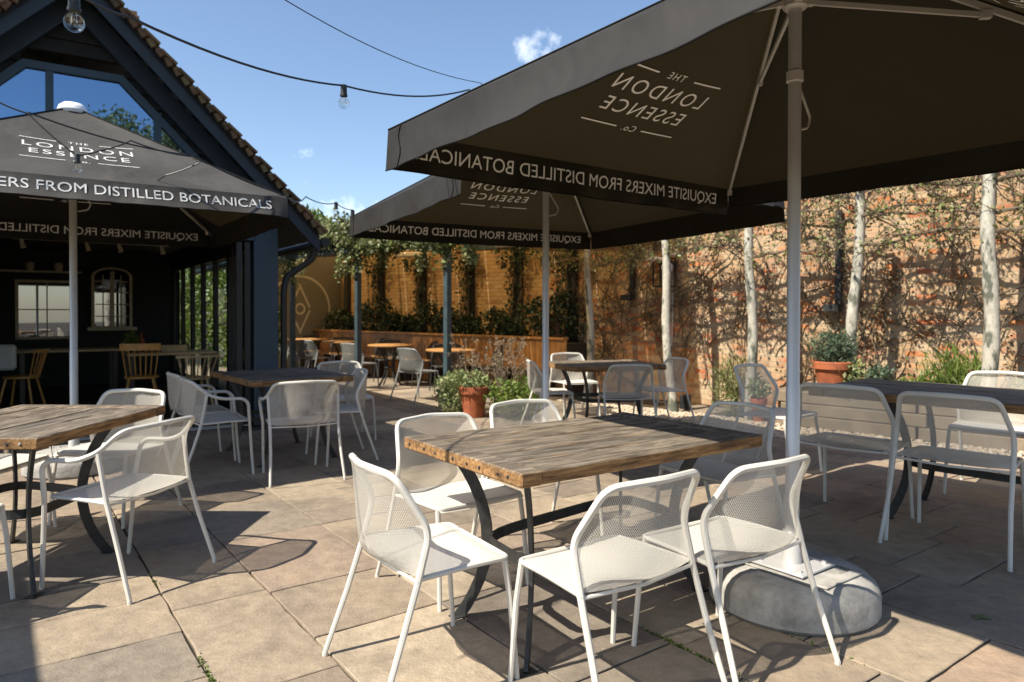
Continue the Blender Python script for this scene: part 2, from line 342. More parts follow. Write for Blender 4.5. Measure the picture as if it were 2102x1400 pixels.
def m_canvas(name, k=1.0):
    m, t, b = new_mat(name); g = N(t, 'ShaderNodeTexCoord').outputs['Object']
    n = noise(t, 2.0, 3, .5, g, .3); f = noise(t, 420, 2, .5, g)
    ci = ramp(t, n, [(.3, (.0075, .0068, .0048)), (.7, (.012, .011, .008))]); co = ramp(t, n, [(.3, (.026 * k, .0245 * k, .0225 * k)), (.7, (.040 * k, .038 * k, .0355 * k))])  # underside darker than outside: shade below the canopy put into the colour
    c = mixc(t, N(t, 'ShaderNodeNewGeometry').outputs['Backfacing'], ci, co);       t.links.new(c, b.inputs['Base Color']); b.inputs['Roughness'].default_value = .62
    b.inputs['Specular IOR Level'].default_value = .22
    tr = N(t, 'ShaderNodeBsdfTranslucent', ins={0: (.034, .023, .009, 1)}); ms = N(t, 'ShaderNodeMixShader'); ms.inputs[0].default_value = .22
    h = math_(t, 'ADD', math_(t, 'MULTIPLY', n, 1.0), math_(t, 'MULTIPLY', f, .02)); bump(t, b, h, .7, .07)
    t.links.new(b.outputs[0], ms.inputs[1]); t.links.new(tr.outputs[0], ms.inputs[2]); t.links.new(ms.outputs[0], t.nodes['Material Output'].inputs[0]); return m
M['canvas'] = m_canvas('charcoal_canvas'); M['canvas_sunlit'] = m_canvas('sunlit_charcoal_canvas', 2.3); M['print_faded'] = simple('worn_white_print', (.60, .60, .58), .6, .2, 30)  # second canvas: lighter outside, sunlight on the left parasol put into its colour
def m_sheet():
    m, t, b = new_mat('yellowed_roof_sheet'); b.inputs['Base Color'].default_value = (.45, .38, .24, 1); tp = N(t, 'ShaderNodeBsdfTransparent', ins={0: (.95, .80, .55, 1)}); tr = N(t, 'ShaderNodeBsdfTranslucent', ins={0: (.8, .65, .42, 1)})
    a = N(t, 'ShaderNodeMixShader'); a.inputs[0].default_value = .6; t.links.new(b.outputs[0], a.inputs[1]); t.links.new(tr.outputs[0], a.inputs[2])
    c = N(t, 'ShaderNodeMixShader'); c.inputs[0].default_value = .45; t.links.new(a.outputs[0], c.inputs[1]); t.links.new(tp.outputs[0], c.inputs[2]); t.links.new(c.outputs[0], t.nodes['Material Output'].inputs[0]); return m
M['sheet'] = m_sheet()
M['print'] = simple('white_print', (.93, .93, .91), .6, .04, 20)

# ------------------------------------------------------------------ ground and paving
GA = R(36.3); E1 = Vector((math.cos(GA), math.sin(GA), 0)); E2 = Vector((-math.sin(GA), math.cos(GA), 0))   # paving grid: E1 along 36 deg, E2 along 126 deg
WD = Vector((-.713, .701, 0)); WN = Vector((-.701, -.713, 0)); W0 = Vector((1.5, 11.55, 0))                  # garden wall line and its normal (towards the patio)
BA = R(35); F = Vector((math.cos(BA), math.sin(BA), 0)); NI = Vector((-math.sin(BA), math.cos(BA), 0)); P0 = Vector((-3.44, 7.97, 0))
def bld(p):  # patio point -> (t, inward)
    q = Vector((p[0], p[1], 0)) - P0; return q.dot(F), q.dot(NI)
g = MB(); g.add([(-60, -60, -.014), (60, -60, -.014), (60, 90, -.014), (-60, 90, -.014)], [(0, 1, 2, 3)])
tag(g.build('ground', M['joint']), kind='structure')
pv = MB()
def slab(a0, a1, b0, b1):
    gap = random.uniform(.003, .007); a0 += gap; a1 -= gap; b0 += gap; b1 -= gap
    near = (E2 * ((a0 + a1) / 2) + E1 * ((b0 + b1) / 2)).length < 8
    st = .09 if near else .4; pts = []
    cs = [(a0, b0), (a0, b1), (a1, b1), (a1, b0)]
    for i in range(4):
        p, q = cs[i], cs[(i + 1) % 4]; L = math.hypot(q[0] - p[0], q[1] - p[1]); n = max(1, int(L / st))
        for k in range(n):
            t = k / n; j = random.uniform(-.0035, .0035) if k else 0
            d = (q[0] - p[0], q[1] - p[1]); pts.append((p[0] + d[0] * t - d[1] / L * j, p[1] + d[1] * t + d[0] / L * j))
    cx, cy = (a0 + a1) / 2, (b0 + b1) / 2; n = len(pts); tz = random.uniform(-.0015, .0015)
    def w3(a, b, z): v = E2 * a + E1 * b; return (v.x, v.y, z)
    ri = []
    for a, b in pts:
        s = 1 - .0045 / max(.05, math.hypot(a - cx, b - cy)); ri.append((cx + (a - cx) * s, cy + (b - cy) * s))
    vs = [w3(a, b, -.03) for a, b in pts] + [w3(a, b, -.0035 + tz) for a, b in pts] + [w3(a, b, tz) for a, b in ri]
    fs = [(r * n + i, r * n + (i + 1) % n, (r + 1) * n + (i + 1) % n, (r + 1) * n + i) for r in (0, 1) for i in range(n)] + [tuple(range(2 * n, 3 * n))]
    fs = [tuple(reversed(f)) for f in fs]; pv.add(vs, fs)
b = .766 - .64 * 14; wl = [.52, .64, .42, .60, .56, .45, .64]; k = 0
joints = []; bl = [b]
while b < 16:
    wdt = .64 if abs(b - .126) < .35 else wl[k % 7]
    b1 = b + wdt; k += 1; a = -9 + random.uniform(0, .8)
    while a < 19:
        L = random.choice([.34, .45, .58, .62, .75, .9]); c = E2 * (a + L / 2) + E1 * (b + wdt / 2)
        t_, i_ = bld(c); inside = (-4.5 < t_ < 1.0 and i_ > .12)
        dist = (c - W0).dot(WN)
        if -11 < c.x < 9 and -3 < c.y < 19 and not inside and dist > (1.75 if c.y < 9.8 else .3): slab(a, a + L, b, b1); joints.append((a, b))
        a += L
    b = b1; bl.append(b)
tag(pv.build('paving', M['paving']), kind='structure')
# pebble strip in front of the wall
pb = MB()
ico = [(0, 0, 1), (.894, 0, .447), (.276, .851, .447), (-.724, .526, .447), (-.724, -.526, .447), (.276, -.851, .447), (.724, .526, -.447), (-.276, .851, -.447), (-.894, 0, -.447), (-.276, -.851, -.447), (.724, -.526, -.447), (0, 0, -1)]
icf = [(0, 1, 2), (0, 2, 3), (0, 3, 4), (0, 4, 5), (0, 5, 1), (1, 6, 2), (2, 7, 3), (3, 8, 4), (4, 9, 5), (5, 10, 1), (6, 7, 2), (7, 8, 3), (8, 9, 4), (9, 10, 5), (10, 6, 1)]
ICO = np.array(ico)
for i in range(9000):
    s = random.uniform(-6.9, 1.2); d = random.uniform(.95, 1.95 if s < -1.2 else 1.2); p = W0 + WD * s + WN * d; sz = random.uniform(.010, .024)
    q = ICO * np.array([sz * random.uniform(.8, 1.5), sz * random.uniform(.8, 1.4), sz * .6]); an = random.uniform(0, PI); ca, sa = math.cos(an), math.sin(an)
    q = np.stack([q[:, 0] * ca - q[:, 1] * sa + p.x, q[:, 0] * sa + q[:, 1] * ca + p.y, q[:, 2] + .004 + random.uniform(0, .012)], 1)
    o = len(pb.v); pb.v.extend(map(tuple, q.tolist())); pb.f.extend([(o + a, o + b_, o + c) for a, b_, c in icf]); pb.m.extend([0] * 15)
tag(pb.build('gravel', M['pebble'], smooth=True), 'pale brown gravel strip between the paving and the foot of the wall', 'gravel', kind='stuff')
# moss in some joints
ms = MB(); P = []
for (x, y, n, r) in ((-.98, 2.66, 240, .05), (-.93, 2.58, 120, .03), (.72, 2.78, 260, .06), (.66, 2.9, 140, .04), (1.0, 2.83, 200, .07), (.5, 2.62, 120, .04), (-1.65, 3.56, 60, .02)):
    c = Vector((x, y, 0)); ca = c.dot(E2); cb = min(bl, key=lambda q: abs(q - c.dot(E1)))
    for i in range(n // 2):
        q = E2 * (ca + random.gauss(0, r * 2.2)) + E1 * (cb + random.gauss(0, .005)); P.append((q.x, q.y, -.004))
leaves(ms, P, .011, 1.2, -.8); tag(ms.build('moss', M['moss']), 'little green moss and weeds growing in the paving joints', 'moss', kind='stuff')

# ------------------------------------------------------------------ chairs
def shell(arm):
    """seat and back surfaces; returns two MBs with UVs in metres"""
    xr = .262
    def edge(v):
        if arm: K = [(xr, -.135, .452), (.266, -.115, .56), (.272, -.10, .675), (.256, -.145, .735), (.228, -.205, .782)]
        else: K = [(xr, -.135, .452), (.262, -.11, .53), (.262, -.097, .60), (.240, -.152, .70), (.205, -.205, .787)]
        f = v * 4; i = min(3, int(f)); t = f - i; a, b = Vector(K[i]), Vector(K[i + 1]); return a.lerp(b, t)
    def cen(v):
        K = [(-.165, .446), (-.225, .475), (-.24, .56), (-.245, .68), (-.25, .79)]
        f = v * 4; i = min(3, int(f)); t = f - i; return K[i][0] * (1 - t) + K[i + 1][0] * t, K[i][1] * (1 - t) + K[i + 1][1] * t
    nu, nv = 16, 14; s = MB(); uv = []
    for j in range(nv + 1):
        v = j / nv; e = edge(v); cy, cz = cen(v)
        for i in range(nu + 1):
            u = -1 + 2 * i / nu; k = abs(u) ** 2.3
            s.v.append((u * e.x, cy * (1 - k) + e.y * k, cz * (1 - k) + e.z * k)); uv.append((u * .27, v * .36))
    for j in range(nv):
        for i in range(nu): a = j * (nu + 1) + i; s.f.append((a, a + 1, a + nu + 2, a + nu + 1)); s.m.append(0)
    s.uv = uv
    q = MB(); uv = []; nv = 12
    for j in range(nv + 1):
        v = j / nv
        for i in range(nu + 1):
            u = -1 + 2 * i / nu; k = abs(u) ** 2.3; y0 = -.165 * (1 - k) - .135 * k; y1 = .245
            y = y0 + (y1 - y0) * v; xw = .262 - .022 * v; z0 = .446 * (1 - k) + .452 * k
            z = z0 + .006 * v * (1 - v) - (.0 if v < .85 else (v - .85) ** 2 * .9) + .004 * v
            q.v.append((u * xw, y, z)); uv.append((u * .27, .4 + v * .4))
    for j in range(nv):
        for i in range(nu): a = j * (nu + 1) + i; q.f.append((a, a + nu + 1, a + nu + 2, a + 1)); q.m.append(0)
    q.uv = uv
    return q, s
def make_chair(name, arm, fm, mm, lod=8):
    t = empty(name); t['category'] = 'chair'; r = .0113
    seat, back = shell(arm)
    seat.build('seat', M['seat'] if mm is M['mesh'] else mm, t, smooth=True); back.build('backrest', mm, t, smooth=True)
    for sx in (-1, 1):
        m = MB(); m.tube([(sx * .285, -.285, .012), (sx * .27, -.20, .25), (sx * .266, -.138, .44)], [r * .92, r, r * 1.05], lod); m.tube([(sx * .285, -.285, 0), (sx * .285, -.285, .013)], r * 1.0, lod); m.build('leg', fm, t, True)
        m = MB()
        if arm:
            m.tube([(sx * .262, .262, 0), (sx * .268, .245, .2), (sx * .272, .23, .44), (sx * .275, .228, .455)], [r * .92, r, r, r], lod); m.build('leg', fm, t, True)
        else:
            m.tube([(sx * .255, .26, 0), (sx * .246, .235, .3), (sx * .238, .215, .44)], [r * .9, r, r * 1.05], lod); m.build('leg', fm, t, True)
    m = MB()
    if arm:
        half = [(.275, .228, .45), (.298, .215, .60), (.300, .17, .637), (.298, .01, .642), (.276, -.095, .682), (.240, -.198, .783), (0, -.252, .795)]
        p = [(-x, y, z) for x, y, z in half] + [(x, y, z) for x, y, z in reversed(half[:-1])]
        m.tube(fillet(p, .05, 6), r * 1.08, lod)
        for sx in (-1, 1): m.tube([(sx * .266, -.138, .44), (sx * .270, -.115, .56), (sx * .275, -.097, .678)], r, lod)
        m.build('arm_frame', fm, t, True)
    else:
        half = [(.266, -.138, .44), (.264, -.094, .60), (.218, -.204, .790), (0, -.250, .800)]
        p = [(-x, y, z) for x, y, z in half] + [(x, y, z) for x, y, z in reversed(half[:-1])]
        m.tube(fillet(p, .05, 6), r * 1.15, lod); m.build('back_frame', fm, t, True)
    m = MB(); h = [(.266, -.138, .445), (.252, .05, .449), (.240, .232, .446)]
    p = [(-x, y, z) for x, y, z in h] + [(x, y, z) for x, y, z in reversed(h)]
    m.tube(fillet(p, .03, 4), r * .8, lod); m.tube([(-.262, -.14, .436), (0, -.16, .43), (.262, -.14, .436)], r * .6, lod); m.build('seat_frame', fm, t, True)
    return t
def fa(deg): return R(deg - 90)     # facing direction -> z rotation
side = make_chair('side_chair', False, M['white'], M['mesh']); armc = make_chair('armchair', True, M['white'], M['mesh'])
GT1 = 'white mesh chairs around the big foreground table'; GTL = 'white mesh chairs at the left foreground table'
GT3 = 'white mesh chairs around the table before the restaurant front'; GT4 = 'white mesh chairs around the far square table'; GT5 = 'white mesh chairs around the long shaded table'
sides = [
 (-.335, 2.635, 32, 1, 'white mesh chair with sunlit seat at the left end of the big foreground table', GT1),
 (.355, 2.475, 125.5, 1, 'white mesh chair nearest the camera, its woven back turned to us', GT1),
 (.85, 2.74, 124, 1, 'white mesh chair pulled up right in front of the parasol pole and concrete base', GT1),
 (-.28, 3.49, 308, 1, 'white mesh chair facing us at the left far corner of the foreground table', GT1),
 (.17, 4.08, 303, 1, 'white mesh chair behind the foreground table, only its sunny back rim above the boards', GT1),
 (1.19, 4.02, 212, 1, 'greyish mesh chair in parasol shade at the far right end of the foreground table', GT1),
 (-2.62, 4.62, 262, 1, 'white chair behind the left table with its backrest split between shadow and bright sun', GTL),
 (-2.60, 3.02, 86, 1, 'white chair cut by the left picture edge, only its near leg and seat corner showing', GTL),
 (-3.10, 4.1, 0, 1, 'white chair with sunlit seat on the far side under the left foreground table', GTL),
 (-1.60, 6.50, 205, 1, 'white chair seen edge on at the right end of the table before the restaurant', GT3),
 (-1.78, 7.45, 300, 1, 'pale bluish chair peeping over the far corner of the shaded restaurant table', GT3),
 (.42, 7.95, 8, 1, 'white mesh chair in profile left of the far square table beside the green bush', GT4),
 (.80, 9.15, 292, 1, 'bright white chair behind the far square table with its back towards the garden wall', GT4),
 (1.22, 7.50, 96, 1, 'shaded mesh chair seen from behind at the far square table', GT4),
 (1.78, 8.25, 200, 1, 'pale chair at the right end of the far square table by the leaning trunk', GT4),
 (2.22, 4.58, 44, 1.107, 'shaded mesh chair seen from behind just right of the white parasol pole', GT5),
 (2.60, 4.08, 44, 1.107, 'shaded mesh chair at the right edge, its back to us at the long table', GT5),
 (2.22, 5.95, -48, 1.107, 'grey shaded chair in profile at the left end of the long table', GT5),
 (3.62, 5.20, 224, 1.107, 'sunlit chair behind the long table whose white top rim shows below the wall plants', GT5),
 (4.22, 4.62, 224, 1.107, 'sunlit chair behind the long table cut by the right picture edge', GT5),
]
for i, (x, y, a, s, lb, gr) in enumerate(sides): place(side, i > 0, (x, y, 0), fa(a), lb, gr, s)
arms = [
 (-1.945, 3.554, 164, 'white mesh armchair in full sun on the right side of the left foreground table', GTL),
 (-1.72, 5.73, 117, 'white armchair with its back to us on the near side of the shaded restaurant table', GT3),
 (-2.50, 5.87, 33, 'front white armchair of the pair side by side on the left of the restaurant table', GT3),
 (-2.86, 6.38, 36, 'rear white armchair of the pair side by side on the left of the restaurant table', GT3),
]
for i, (x, y, a, lb, gr) in enumerate(arms): place(armc, i > 0, (x, y, 0), fa(a), lb, gr)

# ------------------------------------------------------------------ plank tables
def make_table(name, B, ang, L, W, feet, label, group=None, h=.76, bolts=True, npl=5, bul=.13):
    t = empty(name, (B[0], B[1], 0), ang, label, 'table', group); cw = .10; th = .052
    m = MB(); ws = [W / npl * f for f in ([1.1, .85, 1.15, .9, 1.0][:npl])]; s = W / sum(ws); y = 0
    for wv in ws:
        wv *= s; dz = random.uniform(-.003, .001)
        n = 14; x0, x1 = cw + .002, L - cw - .002; z1 = h + dz; z0 = h - th; prof = []
        ysl = [y + .0035, y + wv - .0035]; vs = []; fs = []
        for k in range(n + 1):
            x = x0 + (x1 - x0) * k / n; j0 = random.uniform(0, .003); j1 = random.uniform(0, .003); jz = random.uniform(-.0015, .0015)
            ya, yb = ysl[0] + j0, ysl[1] - j1; c = .005
            vs += [(x, ya, z0), (x, ya, z1 - c), (x, ya + c, z1 + jz), (x, yb - c, z1 + jz), (x, yb, z1 - c), (x, yb, z0)]
        for k in range(n):
            for q in range(6): a = k * 6 + q; b2 = k * 6 + (q + 1) % 6; fs.append((a, a + 6, b2 + 6, b2))
        fs += [tuple(range(6)), tuple(n * 6 + q for q in range(5, -1, -1))]; fs = [tuple(reversed(f)) for f in fs]; m.add(vs, fs); y += wv
    m.bbox((cw / 2, W / 2, h - th / 2 + .001), (cw - .002, W + .004, th + .004), .006); m.bbox((L - cw / 2, W / 2, h - th / 2 + .001), (cw - .002, W + .004, th + .004), .006)
    m.build('tabletop', M['plank'], t)
    if bolts:
        for q in (.09, .16, .30, .40, .52, .68, .79, .94):
            bb = MB(); a = Matrix.Rotation(R(90), 3, 'Y'); 
            bb.tube([(-.0018, W * q, h - .027 + random.uniform(-.004, .004)), (.004, W * q, h - .027)], .0068, 8); bb.build('bolt', M['black'], t)
    cx = sum(f[0] for f in feet) / 4; cy = sum(f[1] for f in feet) / 4; mids = []
    for fx, fy in feet:
        d = Vector((1 if cx > fx else -1, 1 if cy > fy else -1, 0)).normalized(); p = []
        for k in range(13):
            z = (h - th) * k / 12; u = 1 - (2 * k / 12 - 1) ** 2; u2 = u; q = Vector((fx, fy, z)) + d * bul * u2; p.append(q)
        mm = MB(); mm.tube(p, 1, flat=(.048, .016), up=d); mm.box((fx, fy, .003), (.07, .05, .006)); mm.build('leg', M['iron'], t); mids.append(Vector((fx, fy, .36)) + d * (bul - .03))
    mm = MB(); P = mids; ordr = [P[0], P[1], P[2], P[3]]; c = (P[0] + P[1] + P[2] + P[3]) / 4
    ordr.sort(key=lambda p: math.atan2(p.y - c.y, p.x - c.x)); ring = []
    for i in range(4):
        a, b2, d2 = ordr[i - 1], ordr[i], ordr[(i + 1) % 4]
        p1 = b2.lerp(a, .28); p2 = b2.lerp(d2, .28)
        for k in range(6): tt = k / 5; ring.append(p1 * (1 - tt) ** 2 + b2 * 2 * tt * (1 - tt) + p2 * tt * tt)
    mm.tube(ring, 1, flat=(.045, .012), up=(0, 0, 1), closed=True); mm.build('stretcher', M['iron'], t)
    mm = MB(); mm.box((L / 2, W * .2, h - th - .012), (L * .78, .04, .02)); mm.box((L / 2, W * .8, h - th - .012), (L * .78, .04, .02)); mm.build('rail', M['iron'], t)
    return t
make_table('plank_table', (.033, 2.508), R(35.2), 1.42, .93, [(.07, .06), (.11, .62), (1.22, .2), (1.22, .75)], 'big weathered plank table with bolted end boards in the centre foreground')
make_table('plank_table', (-2.17, 3.20), R(89), 1.15, .90, [(.09, .08), (.70, .09), (.09, .75), (.85, .75)], 'sunlit weathered plank table cut by the left picture edge')
make_table('plank_table', (-2.18, 5.88), R(38), .92, 1.22, [(.12, .14), (.12, 1.06), (.8, .14), (.8, 1.06)], 'plank table standing in shade in front of the open restaurant', bolts=False)
make_table('plank_table', (.62, 7.50), R(16), 1.15, .95, [(.2, .12), (.2, .83), (1.0, .12), (1.0, .83)], 'small far plank table below the garden wall, between pots and tree trunks', bolts=False)
make_table('plank_table', (2.03, 4.80), R(-48), 1.85, 1.05, [(.45, .18), (.45, .85), (1.5, .18), (1.5, .85)], 'long dark plank table in parasol shade cut by the right picture edge', h=.83, bolts=False)

# ------------------------------------------------------------------ parasols
def text_mesh(txt, size, spacing=1.0, align='CENTER'):
    c = bpy.data.curves.new('lettering', 'FONT'); c.body = txt; c.size = size; c.align_x = align; c.align_y = 'CENTER'; c.space_character = spacing; c.resolution_u = 4
    o = bpy.data.objects.new('lettering', c); COL.objects.link(o); dg = bpy.context.evaluated_depsgraph_get(); me = bpy.data.meshes.new_from_object(o.evaluated_get(dg))
    vs = [v.co.copy() for v in me.vertices]; fs = [tuple(p.vertices) for p in me.polygons]; bpy.data.objects.remove(o); bpy.data.curves.remove(c); bpy.data.meshes.remove(me); return vs, fs
def split_words(vs, fs):
    sp = sorted((min(vs[i].x for i in f), max(vs[i].x for i in f), f) for f in fs); groups = []; hi = -1e9
    for a, b_, f in sp:
        if a - hi > .020: groups.append([])
        groups[-1].append(f); hi = max(hi, b_)
    res = []
    for G in groups:
        ids = sorted({i for f in G for i in f}); mp = {i: k for k, i in enumerate(ids)}; res.append(([vs[i] for i in ids], [tuple(mp[i] for i in f) for f in G]))
    return res
def bar_mesh(x0, x1, y, hgt):
    n = 8; vs = [Vector((x0 + (x1 - x0) * i / n, y + s * hgt / 2, 0)) for i in range(n + 1) for s in (-1, 1)]
    return vs, [(2 * i, 2 * i + 2, 2 * i + 3, 2 * i + 1) for i in range(n)]
LOGO = [('THE', .064, 1.25, .235), ('LONDON', .140, 1.30, .11), ('ESSENCE', .140, 1.24, -.04), ('Co.', .07, 1.1, -.18)]
def make_parasol(name, flaps=None, lettered=(0, 2), cvm='canvas', prm='print'):
    flaps = flaps or {}
    t = empty(name); t['category'] = 'parasol'; s = 1.375; H = 2.25; A = 3.06; sg = .05
    def surf(x, y):
        m = max(abs(x), abs(y)) / s; k = (min(abs(x), abs(y)) / max(abs(x), abs(y), 1e-6))
        return A - (A - H) * m - sg * math.sin(PI * min(m, 1)) * (1 - k * k) * .8
    cv = MB(); n = 20
    for q in range(4):
        a = q * PI / 2; ca, sa = math.cos(a), math.sin(a); vs = []
        for i in range(n + 1):
            y = s * i / n
            for j in range(n + 1):
                x = y * (-1 + 2 * j / n); z = surf(x, y); vs.append((x * ca - y * sa, x * sa + y * ca, z))
        fs = []
        for i in range(n):
            for j in range(n):
                p = i * (n + 1) + j
                fs.append((p + n + 1, p + n + 2, p + 1, p) if i else (p + n + 1, p + n + 2, p))
        cv.add(vs, fs)
    def val(u, v, side_):   # u in -1..1 along the edge, v 0..1 down: hanging flap, slightly wavy
        ln, f0, f1, cr = flaps.get(side_, (.185, 0, 0, 0))     # length, outward flare at u=-1 and u=+1, crumple
        wv = .010 * math.sin(u * 9 + side_ * 2.1) * v + .006 * math.sin(u * 23 + side_) * v * v + cr * v * (math.sin(u * 41) + math.sin(u * 67 + 1))
        end = (1 - abs(u) ** 14); fl = (f0 * (1 - u) / 2 + f1 * (1 + u) / 2) * v * (.3 + .7 * v) * end
        return Vector((u * s * (1 + .002 * v), s + .012 * v + wv * end + fl, H - ln * v - .010 * v * (1 - u * u) + fl * .25 + cr * .8 * v * math.sin(u * 53) * end))
    for q in range(4):
        a = q * PI / 2; ca, sa = math.cos(a), math.sin(a); nn = 60; vs = []; fs = []
        for i in range(nn + 1):
            for j in range(6):
                p = val(-1 + 2 * i / nn, j / 5, q); vs.append((p.x * ca - p.y * sa, p.x * sa + p.y * ca, p.z))
        for i in range(nn):
            for j in range(5): p = i * 6 + j; fs.append((p, p + 1, p + 7, p + 6))
        cv.add(vs, fs)
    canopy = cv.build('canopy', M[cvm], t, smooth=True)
    hm = MB()
    for q in range(4):
        a = q * PI / 2; ca, sa = math.cos(a), math.sin(a); pts = []
        for i in range(61): p = val(-1 + 2 * i / 60, 1.0, q); pts.append((p.x * ca - p.y * sa, p.x * sa + p.y * ca, p.z))
        hm.tube(pts, .004, 5)
        pts = []
        for i in range(21): p = s * i / 20; x, y = p, p; pts.append((x * ca - y * sa, x * sa + y * ca, surf(p, p) + .004))
        hm.tube(pts, .006, 5)
        for uu in (-.90, .90):
            pts = []
            for i in range(8): p = val(uu + .012 * math.sin(i), i / 7, q) + Vector((0, .003, 0)); pts.append((p.x * ca - p.y * sa, p.x * sa + p.y * ca, p.z))
            hm.tube(pts, .0028, 4)
    hm.build('hem', M[cvm], canopy, True)
    for q in lettered:       # lettering on two opposite panels and flaps
        a = q * PI / 2; ca, sa = math.cos(a), math.sin(a)
        def put(vs, fs, mp, nm):
            mb = MB()
            for off in (.005, -.005):
                V = []
                for v in vs:
                    p = mp(v.x, v.y, off); V.append((p[0] * ca - p[1] * sa, p[0] * sa + p[1] * ca, p[2]))
                mb.add(V, fs)
            mb.build(nm, M[prm], canopy)
        slope = math.hypot(s, A - H) / s
        def mp_panel(x, y, off):      # reads upright for someone outside
            yy = s * .65 - y / slope; return (-x, yy, surf(-x, yy) + off)
        for txt, sz, sp, oy in LOGO:
            vs, fs = text_mesh(txt, sz, sp); put([Vector((v.x, v.y + oy, 0)) for v in vs], fs, mp_panel, 'lettering')
        for (x0, x1, y) in ((-.37, -.14, .235), (.14, .37, .235), (-.37, -.10, -.18), (.10, .37, -.18)):
            vs, fs = bar_mesh(x0, x1, y, .010); put(vs, fs, mp_panel, 'printed_rule')
        def mp_val(x, y, off):
            p = val(-x / s, .47 - y / max(.17, flaps.get(q, (.185,))[0]), q); return (p.x, p.y + off * .8, p.z)
        vs, fs = text_mesh('EXQUISITE MIXERS FROM DISTILLED BOTANICALS', .105, 1.0)
        xs = [v.x for v in vs]; k = 2.48 / (max(xs) - min(xs)); vs = [Vector((v.x * k, v.y, 0)) for v in vs]
        if flaps.get(q, (1,))[0] > .12:
            for wv_, wf_ in split_words(vs, fs): put(wv_, wf_, mp_val, 'lettering')
    for q in range(4):
        a = q * PI / 2 + PI / 4; d = Vector((math.cos(a), math.sin(a), 0)); D = s * math.sqrt(2)
        top = Vector((0, 0, A - .045)); e = d * (D - .03) + Vector((0, 0, H - .028)); j = top.lerp(e, .42)
        m = MB(); m.tube([top + d * .05, e], 1, flat=(.026, .016), up=(0, 0, 1)); rb = m.build('rib', M['alu_warm'], t)
        m = MB(); m.box(e - d * .02 + Vector((0, 0, -.008)), (.05, .03, .035), a); m.build('rib_end', M['alu_warm'], rb)
        m = MB(); m.tube([Vector((0, 0, 2.765)) + d * .055, j + Vector((0, 0, -.02))], 1, flat=(.022, .014), up=(0, 0, 1)); m.box(j + Vector((0, 0, -.018)), (.045, .028, .035), a); m.build('strut', M['alu_warm'], t)
    m = MB(); m.lathe([(.045, 2.735), (.055, 2.745), (.055, 2.79), (.04, 2.80)], 20)
    for q in range(4): a = q * PI / 2 + PI / 4; m.box((.06 * math.cos(a), .06 * math.sin(a), 2.765), (.04, .034, .03), a)
    m.build('runner', M['alu_warm'], t, True)
    m = MB(); m.lathe([(.031, .17), (.031, 1.0), (.029, 1.003), (.029, 3.02)], 24); m.build('pole', M['alu'], t, True)
    m = MB(); m.lathe([(.05, 2.99), (.055, 3.0), (.05, 3.04)], 20); m.build('hub', M['alu_warm'], t, True)
    m = MB(); m.lathe([(.10, A - .055), (.112, A - .03), (.10, A + .005), (.07, A + .03), (.02, A + .04)], 28); m.build('cap', M['cloth'], t, True)
    m = MB(); m.tube(fillet([(.035, 0, 2.42), (.035, 0, 2.39), (.13, 0, 2.26), (.11, 0, 2.21), (.035, 0, 2.19)], .02), .006, 6); m.build('crank_handle', M['alu_warm'], t, True)
    m = MB(); m.lathe([(.031, 2.40), (.038, 2.405), (.038, 2.45), (.031, 2.455)], 16); m.tube([(.031, .0, 2.43), (.034, .01, 2.74)], .004, 5); m.build('cord_clamp', M['alu_warm'], t, True)
    # round cast base with a step, a steel plate and a tube socket
    m = MB(); Rb = .37; prof = [(Rb - .02, 0), (Rb, .02), (Rb, .095), (Rb - .012, .125), (Rb - .04, .152), (Rb - .085, .169), (.02, .176)]; m.lathe(prof, 64)
    m.build('base', M['concrete'], t, True)
    m = MB()
    for sx in (-1, 1): m.bbox((sx * .165, 0, .1765), (.012, .50, .006), .002); m.bbox((0, sx * .23, .176), (.30, .05, .010), .004)
    m.build('base_rib', M['concrete'], t)
    m = MB(); m.bbox((0, 0, .184), (.27, .27, .010), .002); m.lathe([(.042, .188), (.042, .33), (.039, .335)], 24)
    for a in range(4): m.lathe([(.011, .188), (.011, .20)], 6, (.10 * (1 if a < 2 else -1), .10 * (1 if a % 2 else -1), 0))
    m.build('socket_plate', M['alu'], t, True)
    return t
PARA = [(1.30, 3.24, 36.5, 'big charcoal parasol at the right whose pole stands in a round concrete base before us'),
        (.295, 6.15, 27, 'charcoal parasol in the middle distance, half hidden behind the big one'),
        (-3.70, 5.92, 35, 'charcoal parasol at the left with lettered outer side and white cap before the gable'),
        (-4.40, .67, 36.5, 'charcoal parasol beyond the left picture edge shading the lower left corner')]
FL = [{0: (.185, 0, 0, 0), 1: (.20, .13, .0, 0), 3: (.135, 0, 0, 0)}, {2: (.085, .03, .03, .010)}, {2: (.165, .05, .09, .002), 3: (.2, .05, 0, .004)}, {}]
for i, (x, y, a, lb) in enumerate(PARA): place(make_parasol('parasol', FL[i], (0, 2), *(('canvas_sunlit', 'print_faded') if i == 2 else ('canvas', 'print'))), False, (x, y, 0), R(a), lb, 'charcoal lettered parasols')

# ------------------------------------------------------------------ restaurant building (local x = along the front, y = inward)
B = empty('restaurant_building', P0, BA, 'dark blue gabled restaurant with open glazed front and clay tiled roof', 'building')
tA, zA, sl_ = -1.29, 4.80, 1.017; VY = -.42
def roofz(t): return zA - sl_ * abs(t - tA)
m = MB(); m.bbox((.64, .13, 1.25), (.28, .26, 2.5), .01); m.build('corner_post', M['blue'], B)
m = MB(); m.bbox((-3.22, .13, 1.25), (.28, .26, 2.5), .01); m.build('corner_post', M['blue'], B)
m = MB(); m.bbox((-1.29, .10, 2.25), (3.58, .20, .14), .008); m.bbox((-1.29, .12, 2.36), (3.58, .16, .07), .006); m.build('lintel', M['blue'], B)
